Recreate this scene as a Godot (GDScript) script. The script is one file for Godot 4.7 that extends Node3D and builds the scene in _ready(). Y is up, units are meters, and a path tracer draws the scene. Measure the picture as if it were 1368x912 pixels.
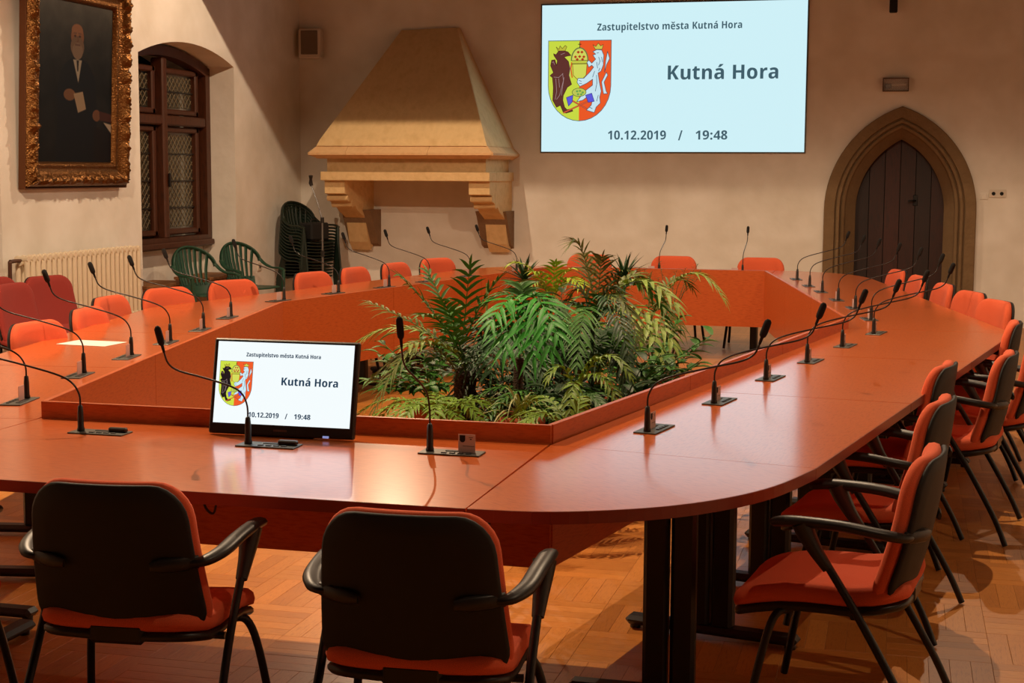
extends Node3D

# ---------------------------------------------------------------- helpers
var rng := RandomNumberGenerator.new()
var M := {}
var names := {}

func numbered(called: String) -> String:
	var n: int = names.get(called, 0)
	names[called] = n + 1
	return called if n == 0 else "%s_%03d" % [called, n]

func new_st() -> SurfaceTool:
	var st := SurfaceTool.new()
	st.begin(Mesh.PRIMITIVE_TRIANGLES)
	return st

func done(st: SurfaceTool) -> ArrayMesh:
	st.generate_normals()
	return st.commit()

func part(called: String, shape, material: Material, parent: Node3D, at := Transform3D()) -> MeshInstance3D:
	var o := MeshInstance3D.new()
	o.name = called
	o.mesh = done(shape) if shape is SurfaceTool else shape
	o.material_override = material
	o.transform = at
	parent.add_child(o, true)
	return o

func tag(o: Node3D, label: String, category: String, group := "", kind := "") -> Node3D:
	if label: o.set_meta("label", label)
	if category: o.set_meta("category", category)
	if group: o.set_meta("group", group)
	if kind: o.set_meta("kind", kind)
	return o

func thing(called: String, label: String, category: String, at := Vector3.ZERO, turn := 0.0, group := "") -> Node3D:
	var o := Node3D.new()
	o.name = numbered(called)
	add_child(o)
	o.position = at
	o.rotation.y = turn
	tag(o, label, category, group)
	return o

func struct(called: String, shape, material: Material, label: String, category: String) -> MeshInstance3D:
	var o := part(called, shape, material, self)
	tag(o, label, category, "", "structure")
	return o

func copy_of(o: Node3D, at: Vector3, turn: float, label: String, group := "") -> Node3D:
	var c: Node3D = o.duplicate()
	var base := String(o.name)
	if base.length() > 4 and base.substr(base.length() - 4, 1) == "_" and base.substr(base.length() - 3).is_valid_int():
		base = base.substr(0, base.length() - 4)
	c.name = numbered(base)
	add_child(c)
	c.position = at
	c.rotation.y = turn
	c.set_meta("label", label)
	if group: c.set_meta("group", group)
	return c

func tri(st: SurfaceTool, a: Vector3, b: Vector3, c: Vector3) -> void:  # a, b, c counter-clockwise from outside
	st.add_vertex(a); st.add_vertex(c); st.add_vertex(b)

func quad(st: SurfaceTool, a: Vector3, b: Vector3, c: Vector3, d: Vector3) -> void:
	tri(st, a, b, c); tri(st, a, c, d)

func quad_uv(st: SurfaceTool, p: Array, uv: Array) -> void:
	for i in [0, 2, 1, 0, 3, 2]:
		st.set_uv(uv[i]); st.add_vertex(p[i])

func tri_out(st: SurfaceTool, a: Vector3, b: Vector3, c: Vector3, mid: Vector3) -> void:
	if (b - a).cross(c - a).dot(a + b + c - mid * 3.0) >= 0.0: tri(st, a, b, c)
	else: tri(st, a, c, b)

func flat(st: SurfaceTool) -> void:
	st.set_smooth_group(0xFFFFFFFF)

func smooth(st: SurfaceTool) -> void:
	st.set_smooth_group(0)

func box(st: SurfaceTool, at: Vector3, size: Vector3, c := 0.0, xf := Transform3D()) -> void:  # chamfered box
	flat(st)
	var h := size * 0.5
	if c <= 0.0:
		c = minf(minf(h.x, h.y), h.z) * 0.04
	var mid := xf * at
	var P := {}
	for sx in [-1, 1]:
		for sy in [-1, 1]:
			for sz in [-1, 1]:
				for ax in 3:
					var q := Vector3(sx * (h.x - c), sy * (h.y - c), sz * (h.z - c))
					q[ax] += c * [sx, sy, sz][ax]
					P[[sx, sy, sz, ax]] = xf * (at + q)
	for ax in 3:
		var o1 := (ax + 1) % 3
		var o2 := (ax + 2) % 3
		for s in [-1, 1]:
			var q := []
			for w in [[-1, -1], [1, -1], [1, 1], [-1, 1]]:
				var k := [0, 0, 0, ax]
				k[ax] = s; k[o1] = w[0]; k[o2] = w[1]
				q.append(P[k])
			tri_out(st, q[0], q[1], q[2], mid); tri_out(st, q[0], q[2], q[3], mid)
		for s1 in [-1, 1]:
			for s2 in [-1, 1]:
				var q := []
				for w in [[-1, o1], [1, o1], [1, o2], [-1, o2]]:
					var k := [0, 0, 0, w[1]]
					k[ax] = w[0]; k[o1] = s1; k[o2] = s2
					q.append(P[k])
				tri_out(st, q[0], q[1], q[2], mid); tri_out(st, q[0], q[2], q[3], mid)
	for sx in [-1, 1]:
		for sy in [-1, 1]:
			for sz in [-1, 1]:
				tri_out(st, P[[sx, sy, sz, 0]], P[[sx, sy, sz, 1]], P[[sx, sy, sz, 2]], mid)

func bx(at: Vector3, size: Vector3, c := 0.0, xf := Transform3D()) -> SurfaceTool:
	var st := new_st()
	box(st, at, size, c, xf)
	return st

func prism(st: SurfaceTool, poly: PackedVector2Array, depth: float, xf := Transform3D()) -> void:  # poly in xy, from z = 0 to z = depth
	flat(st)
	if Geometry2D.is_polygon_clockwise(poly):
		poly = poly.duplicate()
		poly.reverse()
	var idx := Geometry2D.triangulate_polygon(poly)
	var P := func(i: int, z: float) -> Vector3: return xf * Vector3(poly[i].x, poly[i].y, z)
	for i in range(0, idx.size(), 3):
		var a := idx[i]; var b := idx[i + 1]; var c := idx[i + 2]
		if (poly[b] - poly[a]).cross(poly[c] - poly[a]) < 0.0:
			var t := b; b = c; c = t
		for k in [a, c, b]:
			st.set_uv(poly[k]); st.add_vertex(P.call(k, depth))
		for k in [a, b, c]:
			st.set_uv(poly[k]); st.add_vertex(P.call(k, 0.0))
	var run := 0.0
	for i in poly.size():
		var j := (i + 1) % poly.size()
		var l := poly[i].distance_to(poly[j])
		quad_uv(st, [P.call(i, 0.0), P.call(j, 0.0), P.call(j, depth), P.call(i, depth)], [Vector2(run, 0), Vector2(run + l, 0), Vector2(run + l, depth), Vector2(run, depth)])
		run += l

func pr(poly, depth: float, xf := Transform3D()) -> SurfaceTool:
	var st := new_st()
	prism(st, PackedVector2Array(poly), depth, xf)
	return st

func tube(st: SurfaceTool, pts: Array, radius, sides := 8, squash := Vector2.ONE, up0 := Vector3.ZERO) -> void:  # capped; radius a number or a list
	smooth(st)
	var rings := []
	var up := up0
	for i in pts.size():
		var t: Vector3 = (pts[mini(i + 1, pts.size() - 1)] - pts[maxi(i - 1, 0)]).normalized()
		if up == Vector3.ZERO:
			up = Vector3.UP if absf(t.y) < 0.9 else Vector3.RIGHT
		var side := t.cross(up).normalized()
		up = side.cross(t).normalized()
		var r: float = radius[i] if radius is Array else radius
		var ring := []
		for k in sides:
			var a := TAU * k / sides
			ring.append(pts[i] + side * (cos(a) * r * squash.x) + up * (sin(a) * r * squash.y))
		rings.append(ring)
	for i in rings.size() - 1:
		for k in sides:
			var j := (k + 1) % sides
			quad(st, rings[i][k], rings[i + 1][k], rings[i + 1][j], rings[i][j])
	flat(st)
	for k in range(1, sides - 1):
		tri(st, rings[0][0], rings[0][k], rings[0][k + 1])
		var e: Array = rings[rings.size() - 1]
		tri(st, e[0], e[k + 1], e[k])

func tb(pts: Array, radius, sides := 8, squash := Vector2.ONE, up0 := Vector3.ZERO) -> SurfaceTool:
	var st := new_st()
	tube(st, pts, radius, sides, squash, up0)
	return st

func curve(pts: Array, n := 6) -> Array:  # Catmull-Rom through pts
	var out := []
	for i in pts.size() - 1:
		var a: Vector3 = pts[maxi(i - 1, 0)]
		var d: Vector3 = pts[mini(i + 2, pts.size() - 1)]
		for k in n:
			out.append((pts[i] as Vector3).cubic_interpolate(pts[i + 1], a, d, float(k) / n))
	out.append(pts[pts.size() - 1])
	return out

func lathe(st: SurfaceTool, prof: Array, seg := 16, xf := Transform3D()) -> void:  # prof: Vector2(radius, height) from bottom to top
	smooth(st)
	for i in prof.size() - 1:
		for k in seg:
			var a := TAU * k / seg
			var b := TAU * (k + 1) / seg
			var p: Vector2 = prof[i]
			var q: Vector2 = prof[i + 1]
			quad(st, xf * Vector3(sin(a) * p.x, p.y, cos(a) * p.x), xf * Vector3(sin(b) * p.x, p.y, cos(b) * p.x), xf * Vector3(sin(b) * q.x, q.y, cos(b) * q.x), xf * Vector3(sin(a) * q.x, q.y, cos(a) * q.x))

func la(prof: Array, seg := 16, xf := Transform3D()) -> SurfaceTool:
	var st := new_st()
	lathe(st, prof, seg, xf)
	return st

func round_rect(hw: float, hh: float, rt: float, rb: float, taper := 0.0, n := 5, edge := 5) -> PackedVector2Array:  # counter-clockwise; taper narrows the top
	var out := PackedVector2Array()
	var corners := [[1, -1, rb, -90.0], [1, 1, rt, 0.0], [-1, 1, rt, 90.0], [-1, -1, rb, 180.0]]
	for i in 4:
		var c: Array = corners[i]
		var mid: Vector2 = Vector2(c[0] * (hw - c[2]), c[1] * (hh - c[2]))
		for k in n + 1:
			var a := deg_to_rad(c[3] + 90.0 * k / n)
			out.append(mid + Vector2(cos(a), sin(a)) * c[2])
		var nx: Array = corners[(i + 1) % 4]
		var a2 := deg_to_rad(nx[3])
		var e: Vector2 = Vector2(nx[0] * (hw - nx[2]), nx[1] * (hh - nx[2])) + Vector2(cos(a2), sin(a2)) * nx[2]
		var s := out[out.size() - 1]
		for k in range(1, edge):
			out.append(s.lerp(e, float(k) / edge))
	for i in out.size():
		out[i].x *= 1.0 - taper * (out[i].y + hh) / (2.0 * hh)
	return out

func pad(st: SurfaceTool, outline: PackedVector2Array, rings: Array, fn: Callable) -> void:  # rings: [scale, z] from the back's middle round the edge to the front's middle
	smooth(st)
	var R := []
	for r in rings:
		var ring := []
		for p in outline: ring.append(fn.call(Vector3(p.x * r[0], p.y * r[0], r[1])))
		R.append(ring)
	var n := outline.size()
	for i in R.size() - 1:
		for k in n:
			var j := (k + 1) % n
			quad(st, R[i][k], R[i][j], R[i + 1][j], R[i + 1][k])
	var c0: Vector3 = fn.call(Vector3(0, 0, rings[0][1]))
	var c1: Vector3 = fn.call(Vector3(0, 0, rings[rings.size() - 1][1]))
	for k in n:
		var j := (k + 1) % n
		tri(st, c0, R[0][j], R[0][k])
		tri(st, c1, R[R.size() - 1][k], R[R.size() - 1][j])

func pd(outline: PackedVector2Array, rings: Array, fn: Callable) -> SurfaceTool:
	var st := new_st()
	pad(st, outline, rings, fn)
	return st

func cushion(t: float) -> Array:
	return [[0.35, 0.0], [0.7, 0.0], [0.92, 0.0], [0.985, t * 0.12], [1.0, t * 0.4], [0.985, t * 0.72], [0.93, t * 0.93], [0.75, t], [0.45, t * 1.02]]

func sheet(t: float) -> Array:
	return [[0.4, 0.0], [0.75, 0.0], [0.97, 0.0], [1.0, t * 0.3], [1.0, t * 0.7], [0.97, t], [0.75, t], [0.4, t]]

func lettering(words: String, height: float, bold: bool, material: Material, parent: Node3D, at: Transform3D, called := "lettering") -> MeshInstance3D:
	var tm := TextMesh.new()
	var f := SystemFont.new()
	f.font_names = PackedStringArray(["Droid Sans"])
	f.font_weight = 700 if bold else 400
	tm.font = f
	tm.text = words
	tm.font_size = 64
	tm.pixel_size = height / 46.0
	tm.depth = 0.002
	return part(called, tm, material, parent, at)

# ---------------------------------------------------------------- materials
func noise_tex(freq: float, ramp: Array, size := 512, octaves := 4, s := 1, type := FastNoiseLite.TYPE_SIMPLEX_SMOOTH) -> NoiseTexture2D:
	var n := FastNoiseLite.new()
	n.seed = s
	n.noise_type = type
	n.frequency = freq
	n.fractal_octaves = octaves
	var t := NoiseTexture2D.new()
	t.width = size; t.height = size
	t.seamless = true
	t.noise = n
	var g := Gradient.new()
	var offs := PackedFloat32Array()
	var cols := PackedColorArray()
	for i in ramp.size():
		offs.append(float(i) / maxf(1.0, ramp.size() - 1)); cols.append(ramp[i])
	g.offsets = offs
	g.colors = cols
	t.color_ramp = g
	return t

func mat(called: String, color: Color, rough := 0.7, metal := 0.0) -> StandardMaterial3D:
	var m := StandardMaterial3D.new()
	m.resource_name = called
	m.albedo_color = color
	m.roughness = rough
	m.metallic = metal
	M[called] = m
	return m

func rgb8(r: int, g: int, b: int) -> Color:
	return Color(r / 255.0, g / 255.0, b / 255.0)

func tri_tex(m: StandardMaterial3D, t: Texture2D, scale: Vector3, world := true) -> StandardMaterial3D:
	m.albedo_texture = t
	m.uv1_triplanar = true
	m.uv1_world_triplanar = world
	m.uv1_scale = scale
	return m

func relief(m: StandardMaterial3D, t: Texture2D, cm: float) -> StandardMaterial3D:
	m.heightmap_enabled = true
	m.heightmap_texture = t
	m.heightmap_scale = cm
	return m

func glow(m: StandardMaterial3D, color: Color, energy: float) -> StandardMaterial3D:
	m.emission_enabled = true
	m.emission = color
	m.emission_energy_multiplier = energy
	return m

func make_materials() -> void:
	var grey_noise := noise_tex(0.02, [Color(0, 0, 0), Color(1, 1, 1)], 512, 5, 3)
	var weave := noise_tex(0.25, [Color(0.75, 0.75, 0.75), Color(1, 1, 1)], 256, 2, 5)
	var blotch := noise_tex(0.006, [Color(0.93, 0.92, 0.9), Color(1, 1, 1)], 512, 4, 9)
	var m := mat("plaster", rgb8(242, 238, 231), 0.92)
	tri_tex(m, blotch, Vector3.ONE * 0.5)
	relief(m, grey_noise, 0.25)
	mat("ceiling_wood", rgb8(84, 56, 36), 0.8)
	mat("front_panelling", rgb8(60, 40, 28), 0.8)
	mat("shade_black", rgb8(20, 18, 17), 0.5)
	# cherry laminate of the tables: fine streaks along u (metres)
	var streak := noise_tex(0.02, [rgb8(186, 82, 32), rgb8(208, 100, 42), rgb8(218, 110, 49), rgb8(202, 95, 39)], 1024, 5, 11)
	m = mat("cherry", Color(1.0, 1.0, 1.0), 0.3)
	m.clearcoat_enabled = true; m.clearcoat = 0.7; m.clearcoat_roughness = 0.14
	m.albedo_texture = streak
	m.uv1_scale = Vector3(0.7, 4.5, 1)
	m.metallic_specular = 0.4
	m = mat("cherry_edge", rgb8(120, 38, 20), 0.35)
	m = mat("cherry_panel", Color(0.92, 0.9, 0.9), 0.38)
	m.albedo_texture = streak
	m.uv1_scale = Vector3(0.7, 4.5, 1)
	# parquet
	var oak := noise_tex(0.018, [rgb8(188, 118, 54), rgb8(214, 143, 70), rgb8(200, 130, 61)], 512, 5, 21)
	var tints := [Color(1, 1, 1), Color(0.95, 0.93, 0.9), Color(1.0, 0.98, 0.94), Color(0.9, 0.87, 0.83), Color(0.97, 0.95, 0.92), Color(0.94, 0.93, 0.9)]
	for i in 6:
		m = mat("oak%d" % i, tints[i], 0.36)
		m.albedo_texture = oak
		m.uv1_scale = Vector3(1.2, 9.0, 1)
		m.uv1_offset = Vector3(i * 0.17, i * 0.31, 0)
	m = mat("oak_rest", Color(1, 1, 1), 0.36)
	m.albedo_texture = oak
	m.uv1_scale = Vector3(1.2, 9.0, 1)
	m.vertex_color_use_as_albedo = true
	m = mat("subfloor", rgb8(120, 72, 36), 0.8)
	# chairs
	m = mat("fabric", rgb8(255, 112, 70), 0.95)
	tri_tex(m, weave, Vector3.ONE * 6.0, false)
	m.rim_enabled = true; m.rim = 0.35; m.rim_tint = 0.7
	m = mat("fabric_old", rgb8(176, 62, 54), 0.95)
	tri_tex(m, weave, Vector3.ONE * 6.0, false)
	m.rim_enabled = true; m.rim = 0.35; m.rim_tint = 0.7
	mat("black_plastic", rgb8(30, 26, 24), 0.42)
	mat("shell_plastic", rgb8(14, 11, 10), 0.65)
	mat("black_metal", rgb8(22, 20, 20), 0.35, 0.2)
	mat("black_matte", rgb8(14, 13, 13), 0.8)
	mat("steel", rgb8(150, 150, 150), 0.3, 0.9)
	mat("plate_grey", rgb8(86, 88, 84), 0.4, 0.5)
	mat("foam", rgb8(12, 11, 11), 0.95)
	mat("green_plastic", rgb8(30, 70, 52), 0.4)
	mat("dark_green_plastic", rgb8(20, 36, 27), 0.45)
	mat("cream_enamel", rgb8(232, 216, 190), 0.4)
	mat("white_plastic", rgb8(215, 205, 190), 0.45)
	mat("paper", rgb8(240, 236, 228), 0.9)
	mat("card", rgb8(205, 180, 175), 0.5)
	# stone
	var sand := noise_tex(0.012, [rgb8(212, 178, 126), rgb8(230, 198, 146), rgb8(220, 189, 138)], 512, 5, 31)
	m = mat("sandstone", Color(1, 1, 1), 0.9)
	tri_tex(m, sand, Vector3.ONE * 0.9)
	relief(m, grey_noise, 0.6)
	m = mat("sandstone_pale", Color(1.0, 0.95, 0.95), 0.9)
	tri_tex(m, sand, Vector3.ONE * 0.9)
	relief(m, grey_noise, 0.5)
	m = mat("stone_dark", rgb8(140, 112, 84), 0.92)
	tri_tex(m, blotch, Vector3.ONE * 2.0)
	relief(m, grey_noise, 0.8)
	m = mat("portal_stone", rgb8(130, 106, 76), 0.92)
	tri_tex(m, blotch, Vector3.ONE * 1.5)
	relief(m, grey_noise, 0.6)
	# woods
	var dark_grain := noise_tex(0.015, [rgb8(50, 23, 9), rgb8(78, 38, 16), rgb8(63, 30, 12)], 512, 5, 41)
	m = mat("window_wood", Color(1, 1, 1), 0.45)
	tri_tex(m, dark_grain, Vector3(3, 0.6, 3), false)
	for i in 3:
		m = mat("door_wood%d" % i, [Color(0.7, 0.5, 0.38), Color(0.52, 0.36, 0.27), Color(0.82, 0.58, 0.4)][i], 0.5)
		tri_tex(m, dark_grain, Vector3(4, 0.5, 4), false)
		m.uv1_offset = Vector3(i * 0.3, 0, 0)
	m = mat("crate_wood", rgb8(160, 110, 66), 0.7)
	tri_tex(m, noise_tex(0.02, [Color(0.75, 0.7, 0.65), Color(1, 1, 1)], 256, 4, 43), Vector3(1, 8, 1), false)
	# gilt frame
	m = mat("gilt", rgb8(112, 74, 34), 0.3, 0.8)
	relief(m, noise_tex(0.08, [Color(0, 0, 0), Color(1, 1, 1)], 256, 3, 51), 0.6)
	m.uv1_triplanar = true
	m.uv1_scale = Vector3.ONE * 3.0
	mat("gilt_dark", rgb8(96, 56, 26), 0.45, 0.4)
	# glass
	m = mat("pane", Color(0.35, 0.34, 0.28, 0.15), 0.2)
	m.transparency = BaseMaterial3D.TRANSPARENCY_ALPHA
	mat("lead", rgb8(112, 100, 76), 0.6, 0.0)
	mat("night", rgb8(20, 16, 12), 0.9)
	m = mat("clear_plastic", Color(0.9, 0.9, 0.9, 0.2), 0.1)
	m.transparency = BaseMaterial3D.TRANSPARENCY_ALPHA
	# screens
	m = mat("screen_glow", rgb8(10, 10, 10), 0.9)
	glow(m, rgb8(206, 240, 247), 1.0)
	m = mat("monitor_glow", rgb8(8, 8, 8), 0.4)
	glow(m, rgb8(244, 252, 254), 1.0)
	m = mat("ink_screen", rgb8(20, 25, 30), 0.9)
	glow(m, rgb8(62, 92, 104), 1.0)
	m = mat("ink_monitor", rgb8(5, 8, 12), 0.9)
	glow(m, rgb8(28, 60, 84), 1.0)
	mat("ink", rgb8(30, 26, 26), 0.9)
	m = mat("lamp_glow", rgb8(255, 240, 210), 0.5)
	glow(m, rgb8(255, 214, 150), 6.0)
	# plants
	var leaf_noise := noise_tex(0.03, [Color(0.72, 0.75, 0.7), Color(1, 1, 1)], 256, 3, 61)
	var greens := {"leaf_palm": rgb8(74, 134, 52), "leaf_bright": rgb8(66, 172, 58), "leaf_lime": rgb8(176, 206, 58), "leaf_pale": rgb8(160, 186, 92), "leaf_dark": rgb8(40, 78, 40), "leaf_fern": rgb8(128, 168, 52), "leaf_olive": rgb8(112, 126, 60), "leaf_blue": rgb8(62, 112, 68), "leaf_brown": rgb8(120, 112, 58), "leaf_cream": rgb8(196, 200, 140)}
	for k in greens:
		m = mat(k, greens[k], 0.5)
		tri_tex(m, leaf_noise, Vector3.ONE * 4.0)
		m.backlight_enabled = true
		m.backlight = Color(0.3, 0.35, 0.15)
	m = mat("trunk", rgb8(74, 52, 34), 0.95)
	relief(tri_tex(m, noise_tex(0.05, [Color(0.5, 0.45, 0.4), Color(1, 1, 1)], 256, 4, 63), Vector3(4, 10, 4)), grey_noise, 1.5)
	mat("stem_green", rgb8(120, 130, 60), 0.6)
	mat("terracotta", rgb8(168, 84, 48), 0.85)
	mat("soil", rgb8(48, 34, 24), 1.0)

# ---------------------------------------------------------------- room measurements (metres; x right, z towards the camera)
const WALL_L := -7.03
const WALL_B := -17.12
const WALL_R := 4.2
const WALL_F := 2.6
const CEIL := 5.0
const TOP := 0.737       # table top
const RIM := 0.80        # top of the upstanding panels
const SKIRT := 0.30      # their lower edge

func _ready() -> void:
	rng.seed = 7
	set_camera_and_light()
	make_materials()
	build_lamps()
	build_shell()
	build_floor()
	build_fireplace()
	build_window()
	build_doorway()
	build_tables()
	build_chairs()
	build_plants()
	build_microphones()
	build_screen_and_monitor()
	build_wall_things()
	build_left_side()

func set_camera_and_light() -> void:
	var cam := Camera3D.new()
	cam.name = "camera"
	add_child(cam)
	cam.position = Vector3(0, 1.66, 0)
	cam.rotation = Vector3(-0.112328, 0.250954, 0.005041)
	cam.fov = rad_to_deg(2.0 * atan(456.0 / 2017.03))
	cam.near = 0.05
	cam.far = 60.0
	cam.current = true
	var we := WorldEnvironment.new()
	we.name = "environment"
	var env := Environment.new()
	env.background_mode = Environment.BG_COLOR
	env.background_color = Color(0.01, 0.01, 0.012)
	env.tonemap_mode = Environment.TONE_MAPPER_LINEAR
	env.tonemap_exposure = 1.0
	env.sdfgi_enabled = true
	env.ssao_enabled = true
	env.ssil_enabled = true
	we.environment = env
	add_child(we)

const LAMPS := [   # place, energy, depth of the bulb inside its shade (0: bare bulb)
	[Vector3(-4.65, 4.15, -13.5), 6.3, 0.0],
	[Vector3(-4.35, 4.35, -6.6), 19.0, 0.052],
	[Vector3(0.6, 4.35, -12.2), 4.6, 0.105],
	[Vector3(-0.4, 4.35, -8.4), 10.0, 0.052],
	[Vector3(0.7, 4.35, -3.4), 2.4, 0.052],
]

func build_lamps() -> void:
	for i in LAMPS.size():
		var at: Vector3 = LAMPS[i][0]
		var t := thing("pendant_lamp", ["bare bulb pendant under the ceiling near the fireplace hood", "black shaded pendant over the left long side of tables", "black shaded pendant near the pointed door", "black shaded pendant over the right bend of the planting", "black shaded pendant above the viewer's right, before the near table"][i], "lamp", at)
		part("cord", tb([Vector3(0, 0.1, 0), Vector3(0, CEIL - at.y - 0.02, 0)], 0.006, 6), M.black_plastic, t)
		part("ceiling_rose", la([Vector2(0.0, CEIL - at.y - 0.05), Vector2(0.05, CEIL - at.y - 0.045), Vector2(0.06, CEIL - at.y - 0.001), Vector2(0, CEIL - at.y - 0.001)], 16), M.black_plastic, t)
		part("socket", la([Vector2(0.0, 0.03), Vector2(0.02, 0.035), Vector2(0.02, 0.11), Vector2(0, 0.115)], 12), M.black_plastic, t)
		var prof := []
		for k in 9: prof.append(Vector2(maxf(0.0, sin(PI * k / 8)) * 0.035, -cos(PI * k / 8) * 0.035))
		part("lamp_bulb", la(prof, 16), M.lamp_glow, t)
		var d: float = LAMPS[i][2]
		if d > 0.0:
			part("shade", la([Vector2(0.2, -d), Vector2(0.202, -d), Vector2(0.205, -d + 0.004), Vector2(0.16, 0.05), Vector2(0.09, 0.09), Vector2(0.02, 0.112), Vector2(0.018, 0.108), Vector2(0.086, 0.086), Vector2(0.155, 0.046), Vector2(0.2, -d)], 32), M.shade_black, t)
		var l := OmniLight3D.new()
		l.name = "lamp_light"
		l.light_color = Color(1.0, 0.865, 0.71)
		l.light_energy = LAMPS[i][1]
		l.light_size = 0.016
		l.omni_range = 40.0
		l.omni_attenuation = 2.0
		l.shadow_enabled = true
		t.add_child(l)

# ---------------------------------------------------------------- shell
func arch_points(hw: float, spring: float, rise: float, n := 16) -> PackedVector2Array:  # pointed arch from the right spring over the apex to the left spring
	var out := PackedVector2Array()
	var c := (rise * rise - hw * hw) / (2.0 * hw)
	var r := hw + c
	var a1 := asin(rise / r)
	for k in n + 1: out.append(Vector2(-c + cos(a1 * k / n) * r, spring + sin(a1 * k / n) * r))
	for k in n: out.append(Vector2(-out[n - 1 - k].x, out[n - 1 - k].y))
	return out

func segment_arch(hw: float, spring: float, rise: float, n := 16) -> PackedVector2Array:
	var out := PackedVector2Array()
	var r := (hw * hw + rise * rise) / (2.0 * rise)
	var a := asin(hw / r)
	for k in n + 1:
		var b := a - 2.0 * a * k / n
		out.append(Vector2(sin(b) * r, spring + rise - r + cos(b) * r))
	return out

func wall_pieces(lo: Vector2, hi: Vector2, opening: PackedVector2Array) -> Array:  # the rectangle less an opening that starts at lo.y: three polygons
	var first := opening[0]
	var last := opening[opening.size() - 1]
	var over := PackedVector2Array([Vector2(last.x, hi.y)])
	over.append(Vector2(first.x, hi.y))
	for k in range(1, opening.size() - 1): over.append(opening[k])
	return [PackedVector2Array([lo, Vector2(last.x, lo.y), Vector2(last.x, hi.y), Vector2(lo.x, hi.y)]), over, PackedVector2Array([Vector2(first.x, lo.y), Vector2(hi.x, lo.y), hi, Vector2(first.x, hi.y)])]

func shifted(p: PackedVector2Array, by: Vector2) -> PackedVector2Array:
	var out := PackedVector2Array()
	for q in p: out.append(q + by)
	return out

const DOOR_X := -0.02
const WIN_Z := -14.2
const WIN2_Z := -9.75

func build_shell() -> void:
	# back wall, with the pointed doorway; the polygon lies in x, y and runs from WALL_B - 0.7 to WALL_B
	var st := new_st()
	var door := PackedVector2Array([Vector2(DOOR_X + 0.62, 0.0)])
	for p in shifted(arch_points(0.62, 1.25, 0.93), Vector2(DOOR_X, 0)): door.append(p)
	door.append(Vector2(DOOR_X - 0.62, 0.0))
	for p in wall_pieces(Vector2(WALL_L - 0.9, 0), Vector2(WALL_R + 0.4, CEIL + 0.3), door):
		prism(st, p, 0.7, Transform3D(Basis(), Vector3(0, 0, WALL_B - 0.7)))
	struct("wall_back", st, M.plaster, "beige plastered end wall with a stone fireplace and a pointed doorway", "wall")
	# left wall: polygon x = -z, extruded along -x
	st = new_st()
	var turn := Basis(Vector3(0, 0, -1), Vector3(0, 1, 0), Vector3(1, 0, 0))
	var xf := Transform3D(turn, Vector3(WALL_L - 0.9, 0, 0))
	var cuts := [-WALL_F - 0.4, 12.0, -WALL_B]
	for i in 2:
		var op := PackedVector2Array()
		var mid: float = [-WIN2_Z, -WIN_Z][i]
		op.append(Vector2(mid + 1.06, 0.0))
		for p in shifted(segment_arch(1.06, 2.76, 0.17), Vector2(mid, 0)): op.append(p)
		op.append(Vector2(mid - 1.06, 0.0))
		for p in wall_pieces(Vector2(cuts[i], 0), Vector2(cuts[i + 1], CEIL + 0.3), op):
			prism(st, p, 0.9, xf)
		# the thin wall under and behind the window
		prism(st, PackedVector2Array([Vector2(mid - 1.06, 0), Vector2(mid + 1.06, 0), Vector2(mid + 1.06, 0.84), Vector2(mid - 1.06, 0.84)]), 0.5, Transform3D(turn, Vector3(WALL_L - 0.9, 0, 0)))
	struct("wall_left", st, M.plaster, "beige plastered left wall with a deep arched window niche and a hanging portrait", "wall")
	struct("wall_right", bx(Vector3(WALL_R + 0.2, CEIL * 0.5, (WALL_F + WALL_B) * 0.5), Vector3(0.4, CEIL + 0.6, WALL_F - WALL_B)), M.plaster, "plain plastered right wall beyond the picture", "wall")
	struct("wall_front", bx(Vector3((WALL_L + WALL_R) * 0.5, CEIL * 0.5, WALL_F + 0.2), Vector3(WALL_R - WALL_L + 2.0, CEIL + 0.6, 0.4)), M.front_panelling, "dark panelled wall behind the viewer", "wall")
	struct("ceiling", bx(Vector3((WALL_L + WALL_R) * 0.5, CEIL + 0.15, (WALL_F + WALL_B) * 0.5), Vector3(WALL_R - WALL_L + 2.0, 0.3, WALL_F - WALL_B + 1.6)), M.ceiling_wood, "dark timber ceiling above the view", "ceiling")
	struct("trim_1", bx(Vector3((WALL_L + WALL_R) * 0.5, (CEIL + 3.70) * 0.5, -14.25), Vector3(WALL_R - WALL_L, CEIL - 3.70, 0.3)), M.ceiling_wood, "deep ceiling beam crossing the hall before the end wall", "beam")

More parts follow.
